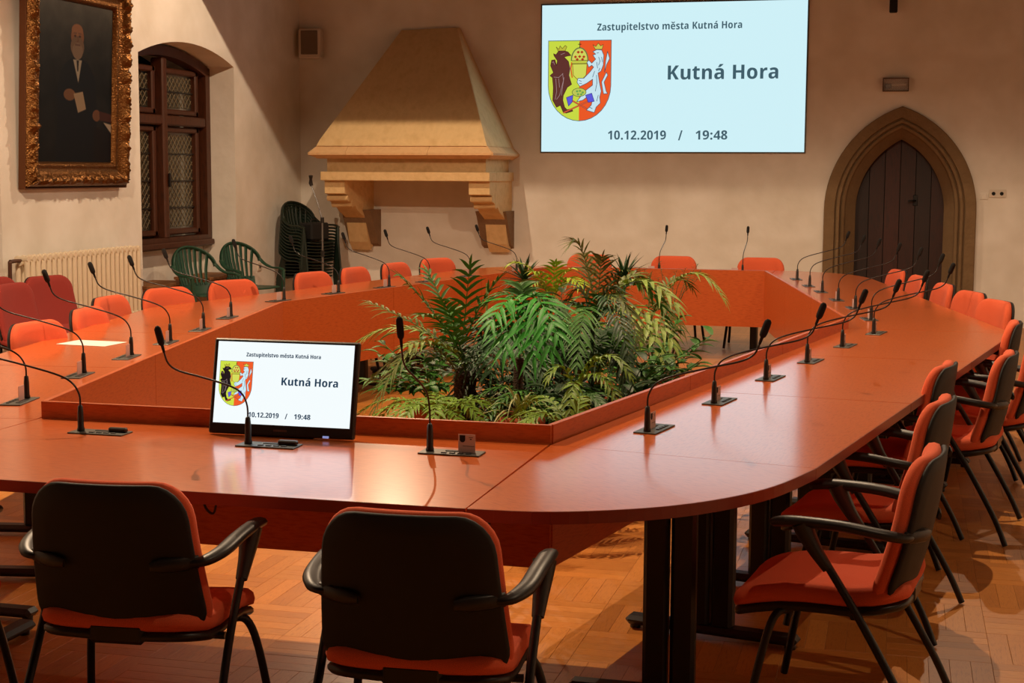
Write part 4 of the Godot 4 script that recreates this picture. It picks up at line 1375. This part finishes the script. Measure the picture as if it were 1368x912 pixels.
func crest_image(brown: Color) -> Image:
	var im := Image.create(640, 800, false, Image.FORMAT_RGB8)
	im.fill(rgb8(206, 224, 70))
	im.fill_rect(Rect2i(318, 0, 322, 800), rgb8(242, 92, 40))
	var dark := rgb8(70, 34, 30)
	# eagle
	var e := px([150,150,190,145,245,165,275,200,240,205,205,215,250,260,265,330,255,400,285,490,240,520,200,600,195,650,215,720,240,745,290,735,300,760,230,780,200,770,170,700,130,720,90,650,95,520,85,420,60,400,95,370,65,300,75,245,110,240,128,300,135,250,100,200,95,180,120,190])
	fill_poly(im, e, brown)
	stroke(im, e, 5, dark, true)
	for l in [[100,415,150,420,195,380], [190,380,200,450,160,600,130,640], [120,430,130,560,115,640], [150,430,160,520], [205,420,190,520,180,600], [80,270,95,260,105,290], [270,300,265,420], [170,190,210,175]]:
		stroke(im, px(l), 4, rgb8(176, 150, 150))
	var c := px([122,112,150,138,162,102,185,130,215,98,232,112,215,152,140,152])
	fill_poly(im, c, rgb8(196, 190, 60)); stroke(im, c, 4, dark, true)
	# cup, dome and crown in the middle
	var g := px([292,285,442,285,432,400,392,442,345,442,302,400])
	fill_poly(im, g, rgb8(214, 222, 92)); stroke(im, g, 6, rgb8(150, 90, 36), true)
	stroke(im, px([285,270,275,330,290,420]), 12, rgb8(222, 84, 40))
	var d := oval(Vector2(320, 195), 85, 125, 20, PI, TAU)
	fill_poly(im, d, rgb8(214, 218, 96)); stroke(im, d, 12, rgb8(110, 124, 70))
	for q in [[350,168],[388,168],[322,215],[365,212],[408,215],[340,240],[395,240]]:
		fill_poly(im, px([q[0] - 17, q[1], q[0], q[1] - 15, q[0] + 17, q[1], q[0], q[1] + 15]), rgb8(186, 58, 30))
	fill_poly(im, px([285,250,445,250,440,290,290,290]), rgb8(200, 206, 70))
	stroke(im, px([285,252,445,252]), 5, dark); stroke(im, px([285,284,445,284]), 7, dark)
	stroke(im, px([365,70,365,125]), 7, dark); stroke(im, px([350,90,380,90]), 7, dark)
	# lion
	var white := rgb8(206, 236, 246)
	var navy := rgb8(40, 66, 92)
	for t in [[650,165,672,235,640,300,622,372,632,260], [608,560,592,470,640,372,655,400,618,470,640,560,655,585,615,588]]:
		fill_poly(im, px(t), white); stroke(im, px(t), 5, navy, true)
	var n := px([500,165,540,145,590,150,612,200,608,300,585,360,555,380,570,470,590,560,575,620,582,680,540,720,520,775,440,750,490,700,500,650,470,600,400,650,340,664,420,560,500,500,500,440,440,480,370,512,340,470,350,430,410,430,470,370,510,320,490,300,460,320,440,270,460,250,490,280,530,240,500,200,530,190])
	fill_poly(im, n, white); stroke(im, n, 5, navy, true)
	for l in [[540,180,560,175], [560,220,575,260,560,300], [590,220,600,270], [540,270,550,330], [520,360,500,420], [540,400,545,480,530,560], [360,450,385,460], [365,480,390,485], [470,720,500,735], [560,600,545,660], [575,330,560,360]]:
		stroke(im, px(l), 5, navy)
	var lc := px([500,95,530,115,555,80,580,110,605,95,595,142,525,142])
	fill_poly(im, lc, rgb8(212, 206, 80)); stroke(im, lc, 4, dark, true)
	# crossed hammers and medallion
	for l in [[285,650,440,735], [470,655,205,775]]:
		stroke(im, px(l), 16, rgb8(160, 70, 48)); stroke(im, px(l), 8, rgb8(226, 96, 60))
	for h in [[232,622,300,598,292,668,255,708], [430,600,492,580,520,662,458,672]]:
		fill_poly(im, px(h), rgb8(96, 92, 222)); stroke(im, px(h), 5, rgb8(40, 40, 120), true)
	fill_poly(im, oval(Vector2(318, 515), 72, 42), rgb8(196, 206, 90)); stroke(im, oval(Vector2(318, 515), 72, 42), 5, rgb8(66, 92, 50))
	for q in [[342,560],[372,556],[400,572],[352,590],[385,592]]:
		fill_poly(im, oval(Vector2(q[0] - 45, q[1] - 55), 13, 11, 12), rgb8(110, 170, 80))
	return im

func portrait_image() -> Image:
	var w := 384
	var h := 448
	var im := Image.create(w, h, false, Image.FORMAT_RGB8)
	var nz := FastNoiseLite.new()
	nz.seed = 77
	nz.frequency = 0.012
	nz.fractal_octaves = 4
	for y in h:
		for x in w:
			var k := clampf(1.0 - float(y) / (h * 0.55), 0.0, 1.0)
			var v := 0.085 + 0.26 * k * k + nz.get_noise_2d(x, y) * 0.05
			im.set_pixel(x, y, Color(v * 1.0, v * 0.98, v * 0.9))
	var coat := rgb8(14, 17, 22)
	var V := func(l: Array) -> PackedVector2Array:
		var out := PackedVector2Array()
		for i in range(0, l.size(), 2): out.append(Vector2(l[i], l[i + 1]))
		return out
	fill_poly(im, V.call([140,170,176,152,220,152,262,172,292,210,306,320,300,350,290,447,92,447,100,300,96,262,112,200]), coat)
	fill_poly(im, V.call([176,158,222,158,204,224]), rgb8(150, 140, 124))
	fill_poly(im, V.call([194,160,206,160,203,190,198,190]), rgb8(36, 30, 28))
	fill_poly(im, oval(Vector2(198, 94), 33, 36), rgb8(124, 82, 56))
	fill_poly(im, oval(Vector2(197, 76), 29, 18), rgb8(136, 94, 66))
	fill_poly(im, oval(Vector2(198, 122), 35, 30), rgb8(106, 84, 66))
	fill_poly(im, oval(Vector2(199, 134), 27, 24), rgb8(120, 100, 82))
	for s in [-1, 1]:
		fill_poly(im, oval(Vector2(198 + s * 12, 92), 6, 3), rgb8(60, 40, 32))
		stroke(im, PackedVector2Array([Vector2(198 + s * 5, 84), Vector2(198 + s * 20, 85)]), 3, rgb8(90, 66, 52))
	stroke(im, V.call([199,92,202,106,195,108]), 3, rgb8(96, 62, 44))
	stroke(im, V.call([186,117,212,117]), 3, rgb8(80, 52, 42))
	fill_poly(im, oval(Vector2(160, 258), 30, 17), rgb8(110, 76, 52))
	fill_poly(im, V.call([180,254,228,246,246,296,204,308]), rgb8(150, 130, 106))
	fill_poly(im, oval(Vector2(302, 312), 22, 17), rgb8(104, 68, 48))
	fill_poly(im, V.call([316,298,383,306,383,330,320,326]), rgb8(66, 36, 28))
	fill_poly(im, V.call([338,330,383,336,383,362]), rgb8(160, 144, 126))
	fill_poly(im, V.call([290,344,383,362,383,447,286,447]), rgb8(20, 14, 14))
	im.resize(128, 150, Image.INTERPOLATE_LANCZOS)
	im.resize(w, h, Image.INTERPOLATE_CUBIC)
	return im

# ---------------------------------------------------------------- projection screen and monitor
func slide(parent: Node3D, w: float, h: float, z: float, ink: Material, crest: Material, bold: bool) -> void:   # the projected page; x, y from its lower left corner
	var f := h / 1.65
	var g := w / 2.98
	var words := [
		["Zastupitelstvo města Kutná Hora", 1.455, 1.33, 1.63, 0.078],
		["Kutná Hora", 2.065, 0.80, 1.225, 0.155],
		["10.12.2019", 1.11, 0.135, 0.665, 0.10],
		["/", 1.605, 0.128, 0.05, 0.11],
		["19:48", 1.955, 0.135, 0.355, 0.10],
	]
	for q in words:
		var t := lettering(q[0], q[4] * f, bold, ink, parent, Transform3D())
		var box_ := t.mesh.get_aabb()
		var k: float = q[3] * g / box_.size.x
		t.transform = Transform3D(Basis.from_scale(Vector3(k, 1, 1)), Vector3(q[1] * g - (box_.position.x + box_.size.x * 0.5) * k, q[2] * f - box_.position.y, z))
	var cw := 0.722 * g
	var ch := 0.895 * f
	var poly := PackedVector2Array()
	for p in shield_outline(): poly.append(Vector2(p.x * cw, (1.0 - p.y) * ch))
	var m: StandardMaterial3D = crest
	m.uv1_scale = Vector3(1.0 / cw, -1.0 / ch, 1)
	m.uv1_offset = Vector3(0, 1, 0)
	var at := Vector3(0.08 * g, 0.352 * f, z)
	part("crest", pr(poly, 0.0015, Transform3D(Basis(), at)), m, parent)
	var big := PackedVector2Array()
	for p in shield_outline(): big.append(Vector2((p.x - 0.5) * 1.018 + 0.5, ((1.0 - p.y) - 0.5) * 1.016 + 0.5) * Vector2(cw, ch))
	part("crest_outline", pr(big, 0.001, Transform3D(Basis(), at)), ink, parent)

func build_screen_and_monitor() -> void:
	var tex := ImageTexture.create_from_image(crest_image(rgb8(98, 52, 46)))
	var c1 := mat("crest_screen", Color.BLACK, 0.9)
	c1.emission_enabled = true
	c1.emission_texture = tex
	c1.emission = Color(1, 1, 1)
	c1.emission_operator = BaseMaterial3D.EMISSION_OP_MULTIPLY
	c1.emission_energy_multiplier = 0.92
	var c2: StandardMaterial3D = c1.duplicate()
	c2.resource_name = "crest_monitor"
	c2.emission_texture = ImageTexture.create_from_image(crest_image(rgb8(30, 24, 26)))
	c2.emission_energy_multiplier = 1.0
	# projection screen
	var t := thing("projection_screen", "bright projection screen showing a crest, a town name, date and time", "screen", Vector3(-4.045, 1.885, WALL_B))
	var w := 2.985
	var h := 1.655
	part("backing", bx(Vector3(w * 0.5, h * 0.5, 0.012), Vector3(w + 0.03, h + 0.03, 0.02), 0.002), M.plate_grey, t)
	part("display", bx(Vector3(w * 0.5, h * 0.5, 0.0235), Vector3(w, h, 0.003), 0.0005), M.screen_glow, t)
	slide(t, w, h, 0.0255, M.ink_screen, c1, true)
	var al := AreaLight3D.new()
	al.name = "screen_light"
	al.area_size = Vector2(w, h)
	al.light_color = rgb8(206, 240, 247)
	al.light_energy = 0.9
	al.shadow_enabled = true
	al.position = Vector3(w * 0.5, h * 0.5, 0.06)
	al.rotation.y = PI
	t.add_child(al)
	# monitor on the near table
	t = thing("monitor", "black flat monitor on the near table showing the crest and town name", "monitor", Vector3(-2.06, TOP, -4.80), 0.0)
	var tilt := Transform3D(Basis(Vector3.RIGHT, deg_to_rad(-12.0)), Vector3(0, 0.006, 0))
	part("bezel", bx(Vector3(0, 0.168, -0.012), Vector3(0.54, 0.335, 0.024), 0.005), M.black_plastic, t, tilt)
	part("rear_cover", bx(Vector3(0, 0.165, -0.035), Vector3(0.36, 0.22, 0.03), 0.012), M.black_plastic, t, tilt)
	var d := part("display", bx(Vector3(0, 0.181, 0.0005), Vector3(0.508, 0.286, 0.002), 0.0004), M.monitor_glow, t, tilt)
	var page := Node3D.new()
	page.name = "picture"
	t.add_child(page)
	page.transform = tilt * Transform3D(Basis(), Vector3(-0.254, 0.038, 0))
	slide(page, 0.508, 0.286, 0.0018, M.ink_monitor, c2, true)
	part("indicator_light", bx(Vector3(0.17, 0.005, 0.001), Vector3(0.022, 0.008, 0.004), 0.001), glow(mat("blue_led", rgb8(120, 140, 200), 0.4), rgb8(150, 160, 220), 0.7), t, tilt)
	part("badge", bx(Vector3(0.0, 0.019, 0.0005), Vector3(0.05, 0.007, 0.001), 0.0003), mat("badge_brown", rgb8(96, 60, 50), 0.4), t, tilt)
	var st := new_st()
	box(st, Vector3(0, 0.006, -0.06), Vector3(0.24, 0.012, 0.1), 0.004)
	box(st, Vector3(0, 0.06, -0.075), Vector3(0.06, 0.12, 0.02), 0.006)
	part("stand", st, M.black_plastic, t)
	var al2 := AreaLight3D.new()
	al2.name = "monitor_light"
	al2.area_size = Vector2(0.508, 0.286)
	al2.light_color = rgb8(244, 252, 254)
	al2.light_energy = 0.02
	al2.shadow_enabled = true
	al2.transform = tilt * Transform3D(Basis(Vector3.UP, PI), Vector3(0, 0.181, 0.012))
	t.add_child(al2)

# ---------------------------------------------------------------- things on the walls
func build_wall_things() -> void:
	# gilt portrait
	var w := 1.67
	var h := 1.80
	var t := thing("portrait_painting", "dark full-length portrait of a white-bearded man in a carved gilt frame", "painting", Vector3(WALL_L + 0.012, 1.50, -11.885), PI / 2)
	t.rotation = Vector3(0, PI / 2, 0)
	t.basis = Basis(Vector3.UP, PI / 2) * Basis(Vector3.RIGHT, deg_to_rad(2.4))
	var prof := [[0.0, 0.0, 0.0], [0.0, 0.045, 0.0], [0.012, 0.055, 0.0], [0.016, 0.075, 0.0], [0.03, 0.088, 0.2], [0.04, 0.105, 1.0], [0.055, 0.12, 1.0], [0.07, 0.125, 1.0], [0.085, 0.12, 1.0], [0.10, 0.10, 1.0], [0.112, 0.08, 0.3], [0.13, 0.065, 0.0], [0.155, 0.055, 0.0], [0.172, 0.052, 0.0], [0.18, 0.062, 0.15], [0.195, 0.062, 0.15], [0.205, 0.05, 0.0], [0.222, 0.03, 0.0], [0.222, 0.005, 0.0]]
	var nz := FastNoiseLite.new()
	nz.seed = 5
	nz.frequency = 9.0
	for side in 4:
		var st := new_st()
		smooth(st)
		var l := w if side % 2 == 0 else h
		var n := int(l / 0.011)
		var rows := []
		for i in n + 1:
			var row := []
			for j in prof.size():
				var p: Array = prof[j]
				var s := lerpf(-l * 0.5 + p[0], l * 0.5 - p[0], float(i) / n)
				var o: float = p[2] * (0.016 * sin(s * 62.0 + j * 1.1) * cos(j * 1.3 + s * 23.0) + 0.03 * nz.get_noise_2d(s * 1.4 + side * 7.0, p[0] * 3.0))
				var d: float = p[0] + (p[2] * 0.006 * sin(s * 48.0 + j) if p[2] > 0.5 else 0.0)
				var q: Vector2 = [Vector2(s, -h * 0.5 + d), Vector2(w * 0.5 - d, s), Vector2(-s, h * 0.5 - d), Vector2(-w * 0.5 + d, -s)][side]
				row.append(Vector3(q.x, q.y + h * 0.5, p[1] + o))
			rows.append(row)
		for i in n:
			for j in prof.size() - 1:
				quad(st, rows[i][j], rows[i + 1][j], rows[i + 1][j + 1], rows[i][j + 1])
		part("frame_rail", st, M.gilt, t)
	for side in 4:
		var l2 := w + 0.012 if side % 2 == 0 else h + 0.012
		var ctr: Vector2 = [Vector2(0, -0.002), Vector2(w * 0.5 + 0.002, h * 0.5), Vector2(0, h + 0.002), Vector2(-w * 0.5 - 0.002, h * 0.5)][side]
		part("outer_moulding", bx(Vector3(ctr.x, ctr.y, 0.032), Vector3(l2, 0.012, 0.064) if side % 2 == 0 else Vector3(0.012, l2, 0.064), 0.003), M.gilt_dark, t)
	part("back_board", bx(Vector3(0, h * 0.5, 0.01), Vector3(w - 0.02, h - 0.02, 0.014), 0.002), M.gilt_dark, t)
	var cw := w - 0.44
	var ch := h - 0.44
	var m := mat("portrait_print", Color(0.8, 0.8, 0.8), 0.55)
	m.metallic_specular = 0.25
	m.albedo_texture = ImageTexture.create_from_image(portrait_image())
	var st2 := new_st()
	flat(st2)
	quad_uv(st2, [Vector3(-cw * 0.5, h * 0.5 - ch * 0.5, 0.024), Vector3(cw * 0.5, h * 0.5 - ch * 0.5, 0.024), Vector3(cw * 0.5, h * 0.5 + ch * 0.5, 0.024), Vector3(-cw * 0.5, h * 0.5 + ch * 0.5, 0.024)], [Vector2(0, 1), Vector2(1, 1), Vector2(1, 0), Vector2(0, 0)])
	box(st2, Vector3(0, h * 0.5, 0.0195), Vector3(cw, ch, 0.008), 0.0005)
	part("canvas", st2, m, t)
	# loudspeaker
	t = thing("wall_speaker", "small pale loudspeaker with grey grille high in the corner", "speaker", Vector3(-6.845, 2.97, WALL_B + 0.03), 0.12)
	st2 = new_st()
	box(st2, Vector3(0, 0.175, 0.09), Vector3(0.265, 0.35, 0.17), 0.015)
	part("cabinet", st2, M.white_plastic, t)
	part("grille", bx(Vector3(0, 0.185, 0.176), Vector3(0.205, 0.28, 0.012), 0.006), mat("grille_grey", rgb8(118, 104, 90), 0.8), t)
	part("bracket", bx(Vector3(0, 0.2, -0.01), Vector3(0.06, 0.1, 0.05), 0.005), M.black_metal, t)
	# emergency light over the doorway
	t = thing("emergency_light", "clear-covered emergency light fitting above the pointed doorway", "light fitting", Vector3(-0.10, 2.54, WALL_B), 0.0)
	part("back_plate", bx(Vector3(0, 0.07, 0.008), Vector3(0.27, 0.14, 0.012), 0.003), M.white_plastic, t)
	part("cover", bx(Vector3(0, 0.07, 0.045), Vector3(0.27, 0.14, 0.06), 0.012), M.clear_plastic, t)
	st2 = new_st()
	for s in [-1, 1]:
		box(st2, Vector3(0, 0.07 + s * 0.068, 0.05), Vector3(0.275, 0.008, 0.07), 0.002)
		box(st2, Vector3(s * 0.134, 0.07, 0.05), Vector3(0.008, 0.14, 0.07), 0.002)
	part("rim", st2, mat("dark_bronze", rgb8(96, 60, 38), 0.35, 0.6), t)
	part("tube", tb([Vector3(-0.11, 0.07, 0.03), Vector3(0.11, 0.07, 0.03)], 0.012, 10), M.white_plastic, t)
	part("reflector", bx(Vector3(-0.08, 0.055, 0.04), Vector3(0.07, 0.05, 0.02), 0.006), M.steel, t)
	# black fitting at the top edge
	t = thing("wall_fitting", "small black fitting at the top of the wall, above the emergency light", "fitting", Vector3(-0.15, 3.37, WALL_B), 0.0)
	part("arm", bx(Vector3(0, 0.25, 0.06), Vector3(0.03, 0.03, 0.12), 0.004), M.black_metal, t)
	part("housing", bx(Vector3(0, 0.16, 0.12), Vector3(0.085, 0.32, 0.09), 0.01), M.black_matte, t)
	# switch plates right of the doorway
	t = thing("blank_plate", "small blank switch plate right of the doorway", "switch", Vector3(0.86, 1.38, WALL_B), 0.0)
	part("plate", bx(Vector3(0, 0.035, 0.006), Vector3(0.085, 0.07, 0.011), 0.003), M.plaster, t)
	part("rocker", bx(Vector3(0, 0.035, 0.013), Vector3(0.05, 0.045, 0.006), 0.002), M.plaster, t)
	t = thing("double_socket", "cream double socket plate with two dark holes right of the doorway", "socket", Vector3(1.0, 1.40, WALL_B), 0.0)
	part("plate", bx(Vector3(0, 0.045, 0.006), Vector3(0.175, 0.085, 0.012), 0.003), M.white_plastic, t)
	for s in [-1, 1]:
		part("socket_hole", tb([Vector3(s * 0.042, 0.045, 0.008), Vector3(s * 0.042, 0.045, 0.016)], 0.02, 12), M.black_matte, t)
	t = thing("wall_socket", "small white socket low on the left wall between the green armchairs", "socket", Vector3(WALL_L, 0.52, -15.85), PI / 2)
	part("plate", bx(Vector3(0, 0.05, 0.008), Vector3(0.09, 0.09, 0.014), 0.004), M.white_plastic, t)
	part("socket_hole", tb([Vector3(0, 0.05, 0.012), Vector3(0, 0.05, 0.017)], 0.02, 12), M.plate_grey, t)
	# cast radiator
	t = thing("radiator", "cream ribbed radiator below the gilt portrait", "radiator", Vector3(WALL_L + 0.16, 0, -11.76), PI / 2)
	var sec := new_st()
	for s in [-1, 1]:
		tube(sec, [Vector3(0, 0.30, s * 0.04), Vector3(0, 0.315, s * 0.04), Vector3(0, 0.35, s * 0.04), Vector3(0, 0.91, s * 0.04), Vector3(0, 0.945, s * 0.04), Vector3(0, 0.96, s * 0.04)], [0.01, 0.019, 0.0235, 0.0235, 0.019, 0.01], 10)
	tube(sec, [Vector3(0, 0.34, -0.075), Vector3(0, 0.34, 0.075)], 0.026, 10)
	tube(sec, [Vector3(0, 0.93, -0.06), Vector3(0, 0.93, 0.06)], 0.026, 10)
	tube(sec, [Vector3(-0.04, 0.36, 0), Vector3(0.04, 0.36, 0)], 0.02, 8)
	tube(sec, [Vector3(-0.04, 0.90, 0), Vector3(0.04, 0.90, 0)], 0.02, 8)
	var secm := done(sec)
	for k in 24:
		part("radiator_section", secm, M.cream_enamel, t, Transform3D(Basis(), Vector3(-0.92 + k * 0.08, 0, 0)))
	for x in [-0.8, 0.8]:
		part("foot", bx(Vector3(x, 0.16, 0), Vector3(0.04, 0.32, 0.08), 0.006), M.cream_enamel, t)
	part("riser_pipe", tb(curve([Vector3(-1.10, 0.0, 0), Vector3(-1.10, 0.5, 0), Vector3(-1.10, 0.88, 0), Vector3(-1.08, 0.92, 0), Vector3(-0.95, 0.92, 0)], 5), 0.016, 8), mat("pipe_brown", rgb8(88, 56, 40), 0.5, 0.3), t)

# ---------------------------------------------------------------- left side: garden chairs, stack, stand, benches, paper
func make_garden_chair(m: Material, label: String) -> Node3D:   # the sitter faces -z
	var t := thing("garden_chair", label, "chair")
	var so := round_rect(0.22, 0.21, 0.06, 0.06, -0.08, 4, 4)
	part("seat", pd(so, sheet(0.014), func(p: Vector3) -> Vector3: return Vector3(p.x, 0.42 + p.z + 0.02 * p.y - 0.25 * p.x * p.x * -1.0, -p.y - 0.02)), m, t)
	var top := func(u: float, v: float) -> Vector3:   # back surface: u -1..1 across, v 0..1 up
		var hw := lerpf(0.17, 0.25, smoothstep(0.0, 0.55, v)) * sqrt(maxf(0.0, 1.0 - pow(maxf(0.0, (v - 0.62) / 0.38), 2.2)))
		return Vector3(u * hw, 0.43 + 0.46 * v, 0.19 + 0.10 * v - 0.10 * u * u)
	var rim := []
	for k in 17:
		var a := PI * k / 16.0
		rim.append(Vector3(cos(a) * 0.25, 0.70 + sin(a) * 0.19, 0.25 + 0.04 * sin(a) - 0.09 * cos(a) * cos(a)))
	part("back_rim", tb(rim, 0.028, 8, Vector2(1.0, 0.5)), m, t)
	var n := 8
	for k in n:
		var u := -0.86 + 1.72 * k / (n - 1)
		var a := acos(clampf(u * 0.92, -1, 1))
		var head := Vector3(cos(a) * 0.245, 0.70 + sin(a) * 0.185, 0.25 + 0.04 * sin(a) - 0.09 * cos(a) * cos(a))
		var foot := Vector3(u * 0.165, 0.52, 0.205 - 0.05 * u * u)
		var mid := head.lerp(foot, 0.5) + Vector3(0, 0, 0.012)
		part("slat", tb([head, mid, foot], [0.021, 0.019, 0.015], 6, Vector2(1.0, 0.3), Vector3(0, 0, 1)), m, t)
	var lp := new_st()
	smooth(lp)
	for i in 8:
		for q in 2:
			var u0 := -1.0 + 0.25 * i
			var u1 := u0 + 0.25
			var f := func(u: float, y: float) -> Vector3: return Vector3(u * 0.18, y, 0.19 + (y - 0.43) * 0.2 - 0.05 * u * u + (0.0 if q == 0 else 0.008))
			var p := [f.call(u0, 0.41), f.call(u1, 0.41), f.call(u1, 0.54), f.call(u0, 0.54)]
			if q == 1: quad(lp, p[0], p[1], p[2], p[3])
			else: quad(lp, p[1], p[0], p[3], p[2])
	part("lower_back", lp, m, t)
	for s in [-1, 1]:
		part("armrest", tb(curve([Vector3(s * 0.25, 0.72, 0.16), Vector3(s * 0.265, 0.67, 0.10), Vector3(s * 0.28, 0.635, 0.0), Vector3(s * 0.285, 0.63, -0.14), Vector3(s * 0.285, 0.61, -0.20)], 5), 0.03, 8, Vector2(1.0, 0.38), Vector3.UP), m, t)
		part("leg", tb([Vector3(s * 0.285, 0.62, -0.19), Vector3(s * 0.27, 0.42, -0.20), Vector3(s * 0.275, 0.0, -0.25)], [0.03, 0.034, 0.024], 8, Vector2(0.8, 0.55)), m, t)
		part("leg", tb([Vector3(s * 0.20, 0.44, 0.16), Vector3(s * 0.215, 0.25, 0.21), Vector3(s * 0.235, 0.0, 0.28)], [0.034, 0.032, 0.024], 8, Vector2(0.8, 0.55)), m, t)
	return t

func build_left_side() -> void:
	var c := make_garden_chair(M.green_plastic, "green plastic garden armchair under the window, left of two")
	c.position = Vector3(-6.62, 0, -13.62)
	c.rotation.y = deg_to_rad(-118.0)
	copy_of(c, Vector3(-6.58, 0, -14.62), deg_to_rad(-118.0), "green plastic garden armchair beside the stack, right of two")
	var s0 := make_garden_chair(M.dark_green_plastic, "dark green garden chair at the bottom of the stack in the corner")
	var at := Vector3(-6.66, 0, -16.35)
	s0.position = at
	s0.rotation.y = deg_to_rad(-112.0)
	s0.set_meta("group", "stacked garden chairs in the corner")
	var n := 12
	var order := ["second", "third", "fourth", "fifth", "sixth", "seventh", "eighth", "ninth", "tenth", "eleventh"]
	for k in range(1, n):
		var label: String = "dark green garden chair on top of the stack in the corner" if k == n - 1 else "dark green garden chair, %s from the floor in the corner stack" % order[k - 1]
		copy_of(s0, at + Vector3(0.004 * k, 0.036 * k, 0.002 * k), deg_to_rad(-112.0), label)
	var t := thing("black_case", "black case lying on the topmost chair of the corner stack", "case", at + Vector3(0.12, 0.84, 0.05), deg_to_rad(-112.0))
	part("body", bx(Vector3(0, 0.12, 0), Vector3(0.3, 0.2, 0.22), 0.02), M.black_matte, t)
	part("handle", tb(curve([Vector3(-0.05, 0.21, 0), Vector3(-0.04, 0.25, 0), Vector3(0.04, 0.25, 0), Vector3(0.05, 0.21, 0)], 4), 0.008, 6), M.black_plastic, t)
	# microphone stand before the stack
	t = thing("microphone_stand", "thin metal microphone stand leaning its boom up before the chair stack", "stand", Vector3(-6.1, 0, -15.45), 0.0)
	part("pole", tb([Vector3(0, 0.05, 0), Vector3(0, 0.6, 0), Vector3(0, 1.12, 0)], [0.013, 0.012, 0.009], 8), M.steel, t)
	part("clamp", tb([Vector3(0, 1.09, 0), Vector3(0, 1.15, 0)], 0.02, 10), M.black_plastic, t)
	part("clutch", tb([Vector3(0, 0.72, 0), Vector3(0, 0.79, 0)], 0.02, 10), M.black_plastic, t)
	part("boom", tb([Vector3(0.0, 1.12, 0), Vector3(-0.05, 1.3, 0), Vector3(-0.125, 1.50, 0)], 0.008, 8), M.steel, t)
	part("microphone_clip", tb([Vector3(-0.12, 1.49, 0), Vector3(-0.13, 1.52, 0), Vector3(-0.125, 1.56, 0.01), Vector3(-0.12, 1.60, 0.02)], [0.018, 0.022, 0.016, 0.024], 10), M.black_plastic, t)
	for k in 3:
		var a := TAU * k / 3.0 + 0.4
		part("leg", tb([Vector3(0, 0.14, 0), Vector3(cos(a) * 0.27, 0.012, sin(a) * 0.27)], 0.01, 8), M.black_metal, t)
	# wooden benches in the window niche
	for k in 2:
		t = thing("wooden_bench", ["low wooden box bench right of the radiator, under the window", "low wooden box bench behind the green armchairs"][k], "bench", Vector3(WALL_L - 0.1, 0, [-13.52, -14.78][k]), PI / 2)
		part("top_board", bx(Vector3(0, 0.53, 0), Vector3(0.80, 0.03, 0.42), 0.004), M.crate_wood, t)
		for b in 8:
			part("front_board", bx(Vector3(-0.336 + b * 0.096, 0.26, 0.19), Vector3(0.092, 0.51, 0.02), 0.003), M.crate_wood, t)
		for s in [-1, 1]:
			part("side_board", bx(Vector3(s * 0.375, 0.26, -0.01), Vector3(0.02, 0.51, 0.38), 0.003), M.crate_wood, t)
	# paper on the left tables
	t = thing("paper_sheet", "white sheet of paper lying on the left table", "paper", Vector3(-4.15, TOP + 0.001, -7.18), deg_to_rad(-4.0))
	part("sheet", bx(Vector3(0, 0.001, 0), Vector3(0.297, 0.002, 0.21), 0.0005), M.paper, t)
